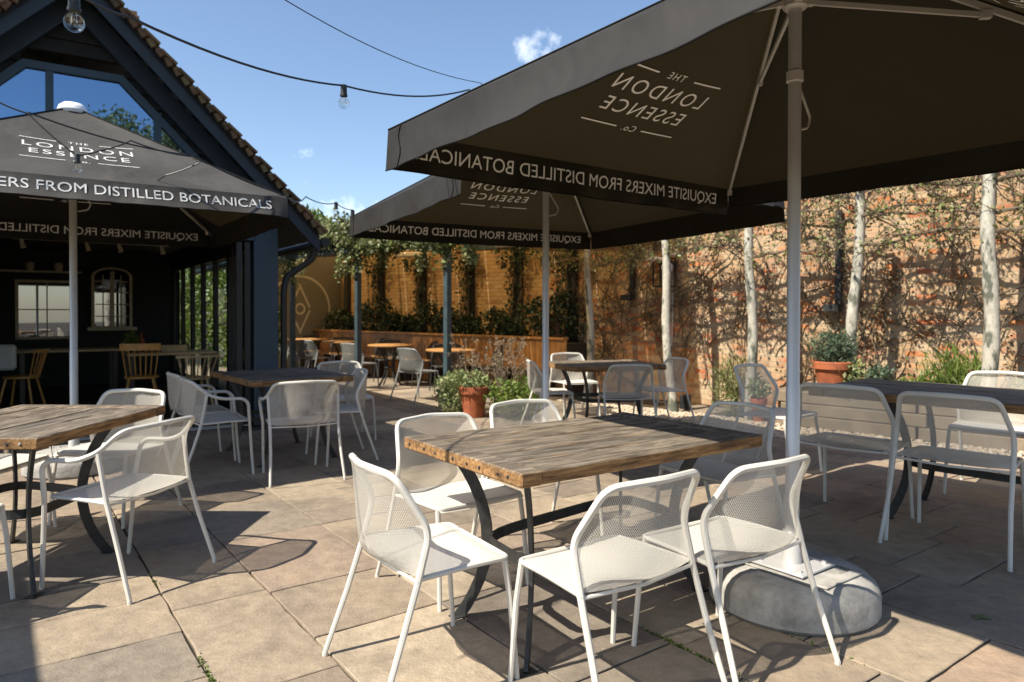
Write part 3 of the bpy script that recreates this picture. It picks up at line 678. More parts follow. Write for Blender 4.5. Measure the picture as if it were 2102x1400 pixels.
# gable boarding around the window: courses of shiplap clipped to the roof line
m = MB(); z = 2.40
while z < 4.7:
    z1 = z + .145; hw = (zA - .12 - (z + z1) / 2) / sl_; hw = min(hw, 2.05)
    def seg(x0, x1): 
        if x1 - x0 > .03: m.add([(x0, .055, z), (x1, .055, z), (x1, .085, z1 - .004), (x0, .085, z1 - .004), (x0, .16, z), (x1, .16, z), (x1, .16, z1 - .004), (x0, .16, z1 - .004)], [(0, 1, 2, 3), (7, 6, 5, 4), (0, 4, 5, 1), (3, 2, 6, 7), (0, 3, 7, 4), (1, 5, 6, 2)])
    if z1 < 2.72 or z > 3.86: seg(tA - hw, tA + hw)
    else:
        wh = .44 + max(0, (3.86 - z1)) * 1.0; wh = min(wh, 1.55)
        seg(tA - hw, tA - wh - .02); seg(tA + wh + .02, tA + hw)
    z = z1
m.build('gable_boarding', simple('black_stained_boards', (.016, .014, .012), .75, .3, 6), B)
# gable window
Wn = [(tA - 1.56, 2.72), (tA + 1.56, 2.72), (tA + .44, 3.86), (tA - .44, 3.86)]
def inset(x, z): return
m = MB(); fw = .075
def strip(a, b, wdt, dy0, dy1, mb):
    a = Vector((a[0], 0, a[1])); b = Vector((b[0], 0, b[1])); d = (b - a).normalized(); n_ = Vector((-d.z, 0, d.x)) * wdt
    q = [a, b, b + n_, a + n_]; mb.add([(p.x, dy0, p.z) for p in q] + [(p.x, dy1, p.z) for p in q], [(0, 1, 2, 3), (7, 6, 5, 4), (0, 4, 5, 1), (1, 5, 6, 2), (2, 6, 7, 3), (3, 7, 4, 0)])
for i in range(4): strip(Wn[i], Wn[(i + 1) % 4], fw, .02 + .001 * i, .11, m)
wf = m.build('gable_window', M['blue'], B)
m = MB()
for tx in (-1.505, -.515, -2.20): hh = 3.84 if abs(tx - tA) < .44 else 3.86 - (abs(tx - tA) - .44); m.box((tx, .065, (2.75 + hh) / 2), (.07, .07, hh - 2.75))
m.build('mullion', M['blue'], wf)
xs = [tA - 1.5, -2.20, -1.505, -.515, tA + 1.5]
for i in range(4):
    x0, x1 = xs[i] + .02, xs[i + 1] - .02; top = lambda x: min(3.82, 3.86 - (abs(x - tA) - .44) - .03)
    poly = [(x0, 2.76), (x1, 2.76), (x1, max(2.77, top(x1)))] + [(x, 3.82) for x in (tA + .45, tA - .45) if x0 < x < x1] + [(x0, max(2.77, top(x0)))]
    pm = MB(); pm.prism(poly, .066, .072); pm.build('pane', M['glass_gable'], wf)
# roof: two slabs, verge tiles, bargeboards, soffit rafters
for sx in (-1, 1):
    m = MB(); te = tA + sx * 2.44; n1 = [(tA, zA - .04), (te, roofz(te) - .04), (te, roofz(te) - .11), (tA, zA - .11)]
    if sx < 0: n1 = n1[::-1]
    m.prism(n1, VY + .05, 7.2); rf = m.build('roof', M['black'], B)
    tm = MB(); L = 2.44 * math.sqrt(1 + sl_ ** 2); n = 31; ang = math.atan(sl_)
    for r_ in range(n + 1):
        q = r_ * .115
        if q > L: break
        for c in range(5):
            t_ = tA + sx * q * math.cos(ang); zz = zA - q * math.sin(ang)
            T = Matrix.Rotation(sx * (ang - .10), 3, 'Y'); 
            y = VY - .03 + .165 * c + (.08 if r_ % 2 else 0) + random.uniform(-.006, .006)
            tm.box((t_, y, zz + .0 + random.uniform(-.006, .006)), (.19, .158, .022), M=T)
        # rolled verge tile end: bedding lump under each tile
        tm.box((t_, VY - .045, zz - .045), (.085, .05, .05), M=Matrix.Rotation(sx * (ang + .25 + random.uniform(-.1, .1)), 3, 'Y'))
    tm.build('verge_tiles', M['tile'], rf)
    bm_ = MB(); n1 = [(tA, zA - .12), (te, roofz(te) - .12), (te, roofz(te) - .27), (tA, zA - .27)]
    if sx < 0: n1 = n1[::-1]
    bm_.prism(n1, VY + .02, VY + .06); bm_.build('bargeboard', M['blue_dark'], rf)
    bm_ = MB(); n1 = [(tA, zA - .16), (te - sx * .5, roofz(te - sx * .5) - .16), (te - sx * .5, roofz(te - sx * .5) - .42), (tA, zA - .42)]
    if sx < 0: n1 = n1[::-1]
    bm_.prism(n1, -.06, .03); bm_.build('rafter', M['blue_dark'], rf)
    gm = MB(); te2 = te + sx * .06; gm.tube([(te2, VY, roofz(te) - .15), (te2, 7.1, roofz(te) - .15)], .055, 10); gm.build('gutter', M['black'], rf)
m = MB(); te = tA + 2.44; zz = roofz(te) - .17; m.tube(fillet([(te + .05, VY + .35, zz + .03), (te + .05, VY + .35, zz - .14), (.90, .10, zz - .38), (.86, .06, zz - .55), (.86, .06, .02)], .08), .038, 12); m.build('downpipe', M['black'], B, True)
# walls, ceiling and floor of the room
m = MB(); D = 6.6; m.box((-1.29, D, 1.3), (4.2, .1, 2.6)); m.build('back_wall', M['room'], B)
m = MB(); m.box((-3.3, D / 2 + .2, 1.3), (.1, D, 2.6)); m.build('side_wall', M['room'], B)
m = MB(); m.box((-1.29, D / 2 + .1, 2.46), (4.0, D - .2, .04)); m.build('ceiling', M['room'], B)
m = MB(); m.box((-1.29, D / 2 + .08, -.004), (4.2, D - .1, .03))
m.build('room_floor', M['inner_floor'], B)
m = MB()
for q in (0, .06, .13): m.box((-1.29, .02 + q, .014), (3.5, .018, .012))
m.build('door_track', M['alu'], B)
m = MB(); m.box((.70, D / 2 + .3, .06), (.14, D - .3, .12)); m.box((.70, D / 2 + .3, 2.34), (.14, D - .3, .24)); m.build('side_sill', M['black'], B)
for k_ in range(7):    # glazed side wall
    y0 = .32 + k_ * .88; m = MB(); y1 = y0 + .84
    for yy_ in (y0, y1): m.box((.70, yy_, 1.17), (.06, .075, 2.10))
    m.box((.70, (y0 + y1) / 2, .17), (.055, .77, .09)); m.box((.70, (y0 + y1) / 2, 2.17), (.055, .77, .09))
    gp = m.build('glazed_panel', M['black'], B); m = MB(); m.box((.70, (y0 + y1) / 2, 1.17), (.008, .77, 1.92)); m.build('pane', M['glass'], gp)
for k_, (x, an) in enumerate(((.43, 84), (.34, 80))):   # folded doors stacked against the corner post
    m = MB(); d = Vector((math.cos(R(an)), math.sin(R(an)), 0)); a = Vector((x, .05, 0)); e = a + d * .8
    for q in (a, e): m.box((q.x, q.y, 1.09), (.045, .06, 2.14), R(an))
    c = (a + e) / 2; m.box((c.x, c.y, .07), (.75, .045, .10), R(an)); m.box((c.x, c.y, 2.11), (.75, .045, .10), R(an))
    gp = m.build('folding_door', M['black'], B); m = MB(); m.box((c.x, c.y, 1.09), (.74, .008, 1.94), R(an)); m.build('pane', M['glass'], gp)
# chimney
CH = Vector((-6.72, 12.0, 0)); c_ = empty('chimney_stack', CH, BA, 'brick chimney stack with a red clay pot behind the roof ridge', 'chimney')
m = MB(); m.box((0, 0, 4.4), (.50, .5, 3.9)); m.box((0, 0, 6.30), (.58, .58, .10)); m.box((0, 0, 6.39), (.52, .52, .08)); m.build('stack', M['brick_orange'], c_)
m = MB(); m.lathe([(.12, 6.43), (.13, 6.48), (.105, 6.6), (.105, 7.1), (.13, 7.15), (.13, 7.2)], 18, (-.08, 0, 0)); m.build('chimney_pot', M['red'], c_, True)

# ------------------------------------------------------------------ inside the restaurant
def rp(t, y, z=0): p = P0 + F * t + NI * y; return (p.x, p.y, z)
FZ = .012
c_ = empty('arched_cabinet', rp(-.37, 6.5, 1.06), BA, 'cream arched cabinet with small glazed doors on the dark back wall', 'cabinet')
def arch(w_, h_, r_): return [(-w_, 0), (w_, 0), (w_, h_ - r_)] + [(w_ * math.cos(a), h_ - r_ + r_ * math.sin(a)) for a in [PI * i / 12 for i in range(1, 12)]] + [(-w_, h_ - r_)]
m = MB(); o_ = arch(.33, 1.10, .17); i_ = arch(.28, 1.05, .15); n = len(o_)
vs = [(a, -.16, z) for a, z in o_] + [(a, -.16, z + .02) for a, z in i_] + [(a, 0, z) for a, z in o_]
m.add(vs, [(k, (k + 1) % n, n + (k + 1) % n, n + k) for k in range(n)] + [((k + 1) % n, k, 2 * n + k, 2 * n + (k + 1) % n) for k in range(n)]); m.box((0, -.10, -.03), (.80, .24, .06)); m.build('carcass', M['cabinet'], c_)
m = MB(); m.box((0, -.155, .52), (.07, .03, 1.0))
for x in (-.145, .145):
    m.box((x, -.155, .49), (.018, .02, .94))
    for z in (.2, .42, .64, .84): m.box((x, -.155, z), (.24, .02, .018))
m.build('glazing_bars', M['cabinet'], c_)
m = MB(); m.prism([(a, z + .02) for a, z in arch(.28, 1.03, .15)], -.145, -.14); m.build('pane', M['mirror'], c_)
c_ = empty('framed_mirror', rp(-1.37, 6.5, .88), BA, 'square wall mirror in a thin cream frame reflecting the bright terrace', 'mirror')
m = MB()
for x in (-.44, .44): m.box((x, -.03, .50), (.05, .05, 1.0))
for z in (0, 1.0): m.box((0, -.03, z), (.93, .05, .05))
m.box((0, -.035, .5), (.02, .02, .95)); m.box((0, -.035, .5), (.86, .018, .02)); m.build('frame', M['cabinet'], c_)
m = MB(); m.box((0, -.022, .5), (.86, .006, .96)); m.build('mirror_glass', M['mirror'], c_)
c_ = MB(); c_.box((0, 0, 0), (1.2, .2, .03)); o = c_.build('wall_shelf', M['cabinet']); o.location = rp(-1.45, 6.42, 2.05); o.rotation_euler.z = BA; tag(o, 'dim shelf above the framed mirror on the back wall', 'shelf')
for i, tt in enumerate((-1.62, -1.20)):
    m = MB(); m.lathe([(.05, 0), (.07, .05), (.065, .14), (.045, .15)], 14); o = m.build('jar', M['cabinet'], None, True); o.location = rp(tt, 6.42, 2.066)
    tag(o, ('left' if i == 0 else 'right') + ' one of two pale jars on the shelf above the mirror', 'jar', 'jars on the shelf')
def wood_chair(name, loc, rz, mat, top, label, wide=.44, rows=7):
    t = empty(name, loc, rz, label, 'chair', 'wooden spindle chairs inside the restaurant'); m = MB(); m.lathe([(.20, .42), (.215, .43), (.215, .45), (.19, .455)], 20); m.build('seat', mat, t, True)
    for sx in (-1, 1):
        for sy in (-1, 1): m = MB(); m.tube([(sx * .14, sy * .13, .43), (sx * .22, sy * .21, 0)], [.014, .018], 7); m.build('leg', mat, t, True)
    for i in range(rows):
        u = -1 + 2 * i / (rows - 1); x0, y0 = u * .17, -.16 - .03 * (1 - u * u); x1, y1 = u * wide / 2, -.24 - .05 * (1 - u * u)
        m = MB(); m.tube([(x0, y0, .44), (x1, y1, top)], .008, 6); m.build('spindle', mat, t, True)
    pts = [((-1 + 2 * i / 8) * wide / 2 * 1.1, -.24 - .05 * (1 - (-1 + 2 * i / 8) ** 2), top) for i in range(9)]
    m = MB(); m.tube(pts, 1, flat=((.09 if top > .8 else .035), .025), up=(0, 0, 1)); m.build('top_rail', mat, t); return t
wood_chair('spindle_chair', rp(-.40, 2.3, FZ), BA + R(-10), M['golden'], .86, 'golden spindle back chair with broad top rail inside the open restaurant')
wood_chair('spindle_chair', rp(.15, 1.75, FZ), BA + R(5), M['golden_pale'], .74, 'low pale spindle chair just inside the opening beside the glazed side', .5)
wood_chair('spindle_chair', rp(-1.75, 3.2, FZ), BA + R(70), M['golden'], .80, 'brown wooden chair inside at the far left below the framed mirror')
def inner_table(loc, Lx, Ly, label):
    t = empty('dining_table', loc, BA, label, 'table', 'dining tables inside the restaurant'); m = MB(); m.bbox((0, 0, .745), (Lx, Ly, .035), .006); m.build('tabletop', M['golden_pale'], t)
    for sx in (-1, 1):
        for sy in (-1, 1): m = MB(); m.box((sx * (Lx / 2 - .06), sy * (Ly / 2 - .06), .364), (.06, .06, .728)); m.build('leg', M['inner_floor'], t)
inner_table(rp(.0, 2.55, FZ), 1.15, .6, 'wooden dining table behind the two spindle chairs, laid with a carton')
inner_table(rp(-1.15, 4.2, FZ), 1.3, .7, 'dark dining table deeper in the room near the arched cabinet')
m = MB(); m.bbox((0, 0, .04), (.34, .14, .10), .004); o = m.build('carton', M['golden_pale']); o.location = rp(.05, 2.6, FZ + .78 - .02 + .003); o.rotation_euler.z = BA; tag(o, 'pale low carton on the table behind the spindle chairs', 'carton')
m = MB(); m.lathe([(.035, 0), (.04, .01), (.04, .17), (.014, .21), (.014, .27), (.017, .275)], 16); o = m.build('bottle', M['red'], None, True); o.location = rp(-.36, 2.62, FZ + .763); tag(o, 'red bottle on the table end behind the golden spindle chair', 'bottle')
c_ = empty('potted_plant', rp(-.5, 2.5, FZ + .763), 0, 'little plant in a small pot on the restaurant table', 'plant'); m = MB(); m.lathe([(.03, 0), (.045, .09), (.04, .095)], 14); m.build('pot', M['black'], c_, True)
m = MB(); leaves(m, blob(160, (0, 0, .17), (.06, .06, .09)), .03, 2.2, -.5); m.build('foliage', M['leaf_fresh'], c_)
c_ = empty('ceiling_light_rail', rp(-.9, 3.0, 2.3), BA, 'thin spotlight rail under the dark restaurant ceiling', 'lamp'); m = MB(); m.box((0, 0, .03), (1.9, .03, .03)); m.box((-.8, 0, .09), (.02, .02, .11)); m.box((.8, 0, .09), (.02, .02, .11)); m.build('rail', M['cabinet'], c_)
for q in (-.85, -.1, .3, .85): m = MB(); m.tube([(q, 0, .03), (q + .03, -.03, -.10)], [.02, .035], 10); m.build('spotlight', M['cabinet'], c_, True)
m = MB(); m.bbox((0, 0, 0), (.10, .26, .34), .03); o = m.build('white_cloth', M['cloth']); o.location = rp(-1.93, 3.0, FZ + .72); o.rotation_euler = (0, 0, BA + R(70)); tag(o, 'white cloth hung over the wooden chair at the far left inside', 'cloth')

# ------------------------------------------------------------------ garden wall and pergola
WRZ = math.atan2(-WD.y, -WD.x)       # wall local x runs to the right (towards the camera side)
wb = empty('garden_wall', W0, WRZ, 'long mottled brick garden wall closing the terrace, sunlit at the right', 'wall')
m = MB(); m.box((3.9, .17, 1.75), (10.2, .34, 3.5)); m.build('brick_face', M['brick'], wb)
m = MB(); m.box((3.9, .17, 3.535), (10.3, .44, .07)); m.build('coping', M['concrete'], wb)
m = MB(); m.box((-5.35, .17, 1.35), (8.3, .34, 2.7)); m.build('brick_face', M['brick_orange'], wb, label='warm orange brick part shaded by the pergola')
for q in (-7.6, -6.2, -4.7, -3.2, -1.9, -.6): m = MB(); m.box((q, -.05, 1.33), (.16, .10, 2.66)); m.build('timber_stud', M['iron'], wb)
# raised bed of sleepers along the right part of the wall
rb = empty('sleeper_bed', W0, WRZ, 'low raised bed of pale timber sleepers below the garden wall', 'planter')
m = MB()
for k_ in range(3):
    for x0, x1 in ((3.35, 4.9), (4.92, 6.6), (6.62, 8.3)): m.bbox(((x0 + x1) / 2 + (.1 if k_ == 1 else 0), -1.02, .075 + k_ * .14), (x1 - x0 - .004, .12, .135), .01)
m.box((3.42, -.5, .22), (.10, .92, .42)); m.build('sleepers', simple('pale_sleeper', (.20, .155, .105), .85, .3, 6, bmp=.4), rb)
m = MB(); m.box((5.9, -.48, .19), (4.9, .93, .38)); m.build('bed_soil', M['soil'], rb)
# pergola planter / bench
pl = empty('timber_planter', W0, WRZ, 'long orange timber planter bench under the pergola', 'planter')
m = MB(); x = -7.9
while x < -.25:
    m.bbox((x + .055, -.72 + random.uniform(-.003, .003), .46), (.105, .03, .88), .004); x += .112
m.build('front_boards', M['orange_wood'], pl); m = MB(); m.bbox((-4.08, -.70, .92), (7.75, .14, .04), .006); m.build('capping', M['orange_wood'], pl)
m = MB(); m.box((-4.08, -.36, .42), (7.7, .60, .84)); m.build('bed_soil', M['soil'], pl)
m = MB(); m.bbox((-4.08, -.93, .44), (7.6, .40, .04), .006); m.build('bench_seat', M['orange_wood'], pl)
for q in np.linspace(-7.8, -.4, 9): m = MB(); m.box((q, -.93, .21), (.05, .34, .42)); m.build('bench_support', M['inner_floor'], pl)
# mural wall at the end of the pergola
c0 = W0 + WD * 7.95
mw = empty('mural_wall', c0, R(45), 'olive rendered end wall with a pale painted circle and compass sign', 'wall')
m = MB(); m.box((-1.0, .1, 1.35), (2.2, .16, 2.7)); m.build('render', M['olive'], mw)
m = MB(); mc = (-1.08, 1.42)
def ring(r0, r1, c, a0=0, a1=2 * PI, n=64, y=.017):
    vs = []; 
    for i in range(n + 1): a = a0 + (a1 - a0) * i / n; vs += [(c[0] + r0 * math.cos(a), y, c[1] + r0 * math.sin(a)), (c[0] + r1 * math.cos(a), y, c[1] + r1 * math.sin(a))]
    m.add(vs, [(2 * i, 2 * i + 1, 2 * i + 3, 2 * i + 2) for i in range(n)])
def line(a, b, w_): strip(a, b, w_, .016, .019, m)
ring(.74, .79, mc); ring(.09, .135, mc)
for sx in (-1, 1):
    for sz in (-1, 1): line((mc[0], mc[1] + sz * .58), (mc[0] + sx * .27, mc[1] + sz * .04), .045 * (-1 if sx * sz > 0 else 1))
m.build('painted_sign', M['olive_line'], mw)
# posts
PG = empty('pergola', (-.92, 10.0, 0), R(-47.6), 'blue grey timber pergola over the round tables, roofed with ivy', 'pergola')
for q in (0, -2.49, -4.98, -7.4): m = MB(); m.bbox((q, 0, 1.19), (.09, .09, 2.38), .006); m.box((q, 0, .10), (.10, .10, .2)); m.build('post', M['post_blue'], PG)
m = MB(); m.bbox((-3.1, 0, 2.44), (9.6, .09, .15), .006); m.bbox((-3.1, 2.7, 2.62), (9.6, .08, .14), .006); m.build('beam', M['post_blue'], PG)
for i, q in enumerate(np.linspace(-7.6, .9, 8)):
    m = MB(); m.tube([(q, -.3, 2.52), (q, 2.75, 2.73)], 1, flat=(.12, .05), up=(0, 0, 1)); m.build('rafter', M['inner_floor'], PG)
m = MB()
for i, q in enumerate(np.linspace(-7.6, 1.1, 11)): m.add([(q, -.05, 2.62), (q + .862, -.05, 2.60), (q + .862, 2.8, 2.83), (q, 2.8, 2.85), (q, -.05, 2.63), (q + .862, -.05, 2.61), (q + .862, 2.8, 2.84), (q, 2.8, 2.86)], [(3, 2, 1, 0), (4, 5, 6, 7), (0, 1, 5, 4), (2, 3, 7, 6), (1, 2, 6, 5), (3, 0, 4, 7)])
m.build('roof_sheet', M['sheet'], PG)
# two small white heater strips under the roof
for i, q in enumerate((-3.2, -.3)):
    m = MB(); m.bbox((0, 0, 0), (.55, .12, .09), .02); o = m.build('strip_heater', M['olive_line'], None); p = Vector((-.92, 10.0, 0)) + Vector((math.cos(R(-47.6)), math.sin(R(-47.6)), 0)) * q + Vector((math.sin(R(47.6)), math.cos(R(47.6)), 0)) * 1.5
    o.location = (p.x, p.y, 2.44); o.rotation_euler.z = R(-20); tag(o, ('further' if i == 0 else 'nearer') + ' of the two pale strip heaters hanging under the pergola roof', 'heater', 'strip heaters')

# ivy over the pergola edge
iv = MB(); tw = MB(); RZp = Matrix.Rotation(R(-47.6), 3, 'Z'); OP = np.array([-.92, 10.0, 0]); RM = np.array(RZp)
P = []
for i in range(70):
    x = -8.3 + i * .137 + random.uniform(-.1, .1); big = random.uniform(.75, 1.2)
    zc = (2.66 if x < -2.5 else 2.46) + random.uniform(-.10, .14); P.append(blob(300, (x, -.12 + random.uniform(-.12, .22), zc), (.26 * big, .20, (.20 if x < -2.5 else .12) * big), .5))
for i in range(18):
    x = random.choice([-6.6, -5.9, -5.3, -4.6, -3.9, -2.9, -2.6, -2.4, -.25, -.1, .05, .3, -1.2]) + random.uniform(-.4, .4); P.append(blob(60, (x, -.10, 2.32 - random.uniform(0, .22)), (.12, .09, .20), .5))
for i in range(30): P.append(blob(110, (random.uniform(-8, 1.0), random.uniform(.1, .9), 2.74 + random.uniform(0, .1)), (.4, .3, .10)))
P = np.concatenate(P) @ RM.T + OP; P[:, 2] += 0; leaves(iv, P, .055, 1.15, .3)
tag(iv.build('pergola_ivy', M['leaf_ivy']), 'mass of green and cream ivy tumbling over the pergola edge', 'ivy', kind='stuff')
# fresh tuft of grassy leaves on top
m = MB(); p = RM @ np.array([-4.3, -.05, 2.95]) + OP; leaves(m, blob(700, p, (.42, .32, .22)), .05, 2.6, -1.2); tag(m.build('creeper_tuft', M['leaf_fresh']), 'bright green leafy tuft standing on top of the ivy by the downpipe', 'plant')
# hanging stems against the pergola wall studs
for i, q in enumerate((-6.2, -4.7, -3.2, -1.9, -.8)):
    t = empty('wall_climber', W0 + WD * (-q) + WN * .18, WRZ, ['leftmost dark creeper on the wall behind the pergola', 'second dark creeper from the left behind the pergola', 'middle dark creeper on the pergola wall', 'dark creeper right of the middle on the pergola wall', 'rightmost dark creeper behind the parasol pole'][i], 'creeper', 'creepers behind the pergola')
    m = MB(); P = []
    for k_ in range(6):
        pts = [(random.uniform(-.12, .12), 0, .85)]
        for z in np.arange(1.0, 2.5, .12): pts.append((pts[-1][0] + random.uniform(-.05, .05), random.uniform(-.02, .03), z))
        m.tube(pts, .009, 5); P.append(np.array(pts))
    m.build('stems', M['twig'], t); m = MB(); Q = np.concatenate(P); Q = np.repeat(Q, 4, 0) + rng.normal(size=(len(Q) * 4, 3)) * np.array([.08, .04, .08]); top = blob(260, (0, -.05, 2.38), (.42, .16, .25)); leaves(m, np.concatenate([Q, top]), .05, 1.2); m.build('foliage', M['leaf_dark'], t)
# planter shrubs
n = 13
for i in range(n):
    x = -7.5 + i * .57; big = [1.0, .7, 1.25, 1.3, .8, .75, 1.2, 1.05, .8, 1.0, .75, 1.3, 1.45][i]
    p = W0 + WD * (-x) + WN * .36; t = empty('planter_shrub', (p.x, p.y, .80), 0, None, 'shrub', 'dark shrubs in the timber planter')
    t['label'] = ('tall ' if big > 1.15 else ('low ' if big < .85 else 'middling ')) + 'dark shrub, number %d from the left in the timber planter' % (i + 1)
    t['label'] = t['label'].replace('number %d' % (i + 1), ['first', 'second', 'third', 'fourth', 'fifth', 'sixth', 'seventh', 'eighth', 'ninth', 'tenth', 'eleventh', 'twelfth', 'last but none'][i]).replace('last but none from the left in', 'at the right end of')
    m = MB()
    for k_ in range(5): m.tube([(0, 0, 0), (random.uniform(-.12, .12), random.uniform(-.1, .1), .3 * big)], .008, 5)
    m.build('stems', M['twig'], t); m = MB(); leaves(m, np.concatenate([blob(520, (0, 0, .26 * big), (.32 * big, .26, .30 * big)), blob(200, (random.uniform(-.2, .2), 0, .42 * big), (.15, .15, .2 * big))]), .045, 1.7, -.2); m.build('foliage', M['leaf_dark'], t)
# shrubs beyond the side glazing of the restaurant
for i, (x, y, r_, h_) in enumerate(((-6.3, 16.6, .8, 2.8), (-7.3, 17.3, .9, 3.0), (-9.6, 19.2, 1.3, 3.4), (-4.9, 13.4, .45, 1.9), (-8.3, 18.0, 1.0, 3.1))):
    t = empty('tall_shrub', (x, y, 0), 0, ['yellow green shrub at the end of the side passage seen through the glazing', 'yellow green shrub left of the passage end behind the glass', 'bulkiest yellow green shrub farthest off behind the glass', 'narrow shrub nearest the glazed side wall', 'tall shrub between two others far behind the glass'][i], 'shrub', 'shrubs beyond the glazed side')
    m = MB(); 
    for k_ in range(5): m.tube([(0, 0, 0), (random.uniform(-.3, .3) * r_, random.uniform(-.3, .3) * r_, h_ * .8)], .02, 5)
    m.build('stems', M['twig'], t); m = MB(); leaves(m, blob(2600, (0, 0, h_ * .6), (r_, r_, h_ * .55)), .07, 1.6); m.build('foliage', M['leaf_fresh'], t)

# ------------------------------------------------------------------ pleached trees along the wall
def wall_tree(s, dist, lean, label, seed, r0=.085, right=True):
    rr = random.Random(seed); base = W0 - WD * s + WN * dist; t = empty('pleached_tree', (base.x, base.y, 0), WRZ, label, 'tree', 'pale trunked trees trained along the wall')
    m = MB(); pts = []; rad = []; x = 0
    for k_ in range(15):
        z = k_ * .21; pts.append((lean * (1 - (z / 2.3)) * .35 + .02 * math.sin(z * 3 + seed), .02 * math.cos(z * 2.3 + seed), z)); rad.append(r0 * (1.12 if k_ == 0 else 1) * (1 - .017 * k_) * (1 + .07 * math.sin(k_ * 2.1 + seed)))
    m.tube(pts, rad, 12); m.build('trunk', M['bark'], t, True)
    br = MB(); P = []
    for lv in (2.12, 2.4, 2.68, 2.95):
        for sx in (-1, 1):
            p = Vector((0, 0, lv + rr.uniform(-.06, .06))); q = [p.copy()]
            for k_ in range(9): p = p + Vector((sx * .115, rr.uniform(-.03, .03), rr.uniform(-.03, .045))); q.append(p.copy())
            br.tube(q, [.022 * (1 - .08 * i) for i in range(len(q))], 6)
            for a in q[1:]:
                for _ in range(4):
                    d = Vector((rr.uniform(-1, 1), rr.uniform(-.9, .9), rr.uniform(-.55, 1))).normalized(); L = rr.uniform(.10, .30); w = [a, a + d * L * .5 + Vector((0, 0, rr.uniform(-.02, .03))), a + d * L + Vector((rr.uniform(-.05, .05), 0, rr.uniform(-.05, .05)))]
                    br.tube(w, [.006, .004, .002], 4); P += [tuple(w[2]), tuple(w[1])]
                    e = w[1] + Vector((rr.uniform(-.12, .12), rr.uniform(-.1, .1), rr.uniform(-.1, .12))); br.tube([w[1], e], [.003, .0015], 3); P.append(tuple(e))
    br.build('branches', M['twig'], t); P = np.array(P); P = np.concatenate([P, (P + rng.normal(size=P.shape) * .04)[::2]])
    m = MB(); leaves(m, P + rng.normal(size=P.shape) * .02, .032, 1.5); m.build('foliage', M['leaf_spring'], t)
TR = [(.45, .95, .05, 'straight pale trunk at the right end of the pergola, first of the wall trees'), (1.78, 1.0, .42, 'leaning pale trunk behind the far square table'), (3.03, 1.0, .05, 'pale trunk left of the parasol pole with a yellowish bush at its foot'),
      (4.22, .80, -.22, 'slanting pale trunk just right of the big terracotta pot'), (5.50, .85, .0, 'thickest pale trunk near the right picture edge')]
for i, (s, d, ln, lb) in enumerate(TR): wall_tree(s, d, ln, lb, 11 + i * 3, [.060, .066, .066, .066, .078][i])
# bare vine on the sunny wall: one plant per bay
for i, (s0, s1) in enumerate(((-1.0, .9), (.9, 2.6), (2.6, 4.3), (4.3, 6.0), (6.0, 7.6))):
    rr = random.Random(50 + i); c = (s0 + s1) / 2; base = W0 - WD * c + WN * .02; t = empty('wall_vine', (base.x, base.y, 0), WRZ, ['vine covered wall bay nearest the pergola with bronze twiggy stems', 'twiggy vine in the bay with the wall lantern', 'dense twiggy vine left of and behind the parasol pole', 'twiggy vine in the bay behind the terracotta pot', 'twiggy vine at the right picture edge'][i], 'vine', 'bare vines on the sunny wall')
    m = MB(); P = []
    for k_ in range(36):
        x = rr.uniform(s0 - c, s1 - c); z = rr.uniform(.1, 1.4) if k_ < 16 else rr.uniform(.8, 3.0); p = Vector((x, -rr.uniform(.02, .06), z)); an = rr.uniform(.7, 2.4); q = [p.copy()]
        for j in range(rr.randint(5, 16)):
            an += rr.uniform(-.35, .35); an = min(2.9, max(.25, an)); p = p + Vector((math.cos(an) * .11, rr.uniform(-.018, .018), math.sin(an) * .11)); p.y = min(-.012, max(-.16, p.y)); q.append(p.copy())
            if rr.random() < .95: P.append(tuple(p + Vector((rr.uniform(-.06, .06), -rr.uniform(0, .05), rr.uniform(-.06, .06)))))
            if rr.random() < .8:
                e = p + Vector((rr.uniform(-.14, .14), -rr.uniform(.0, .12), rr.uniform(-.12, .14))); m.tube([p, e], [.004, .002], 3); P.append(tuple(e)); P.append(tuple(e + Vector((.02, 0, .03))))
        m.tube(q, [.011 * (1 - .6 * a / len(q)) for a in range(len(q))], 5)
    m.build('stems', M['twig'], t); m = MB(); P = np.array(P); P = P[rng.random(len(P)) < .42]; K = P[rng.integers(0, len(P), 16)]; P = np.concatenate([P] + [k + rng.normal(size=(30, 3)) * np.array([.07, .03, .10]) for k in K]); P[:, 1] = np.minimum(P[:, 1], -.01); leaves(m, P, .031, 1.4, .5); m.build('foliage', M['leaf_dry'], t)
# wall fittings
for i, (s, z0, z1) in enumerate(((.62, 1.62, 2.35), (3.75, 1.45, 2.65))):
    base = W0 - WD * s + WN * .06; t = empty('wall_bracket', (base.x, base.y, 0), WRZ, ['short dark iron bracket hanging on the wall near the pergola', 'long dark green iron bracket on the wall right of the parasol pole'][i], 'bracket', 'dark iron wall brackets')
    m = MB(); m.box((0, 0, (z0 + z1) / 2), (.075, .05, z1 - z0)); m.build('upright', M['iron'], t); m = MB(); m.box((-.05, -.06, z0 - .04), (.18, .16, .09)); m.build('foot_plate', M['iron'], t)
base = W0 - WD * 1.25 + WN * .12; t = empty('wall_lantern', (base.x, base.y, 1.95), WRZ, 'black wall lantern with a pale globe behind the leaning trunk', 'lamp')
m = MB()
for a in (-1, 1):
    for b_ in (-1, 1): m.box((a * .13, b_ * .10 - .02, 0), (.02, .02, .44))
    m.box((0, -.02, a * .21), (.28, .22, .02))
m.build('lantern_frame', M['black'], t); m = MB(); m.lathe([(.01, -.09)] + [(.09 * math.cos(a), .09 * math.sin(a)) for a in np.linspace(-1.3, 1.3, 9)] + [(.01, .09)], 18, (.05, -.02, .07)); m.build('globe', M['cloth'], t, True)
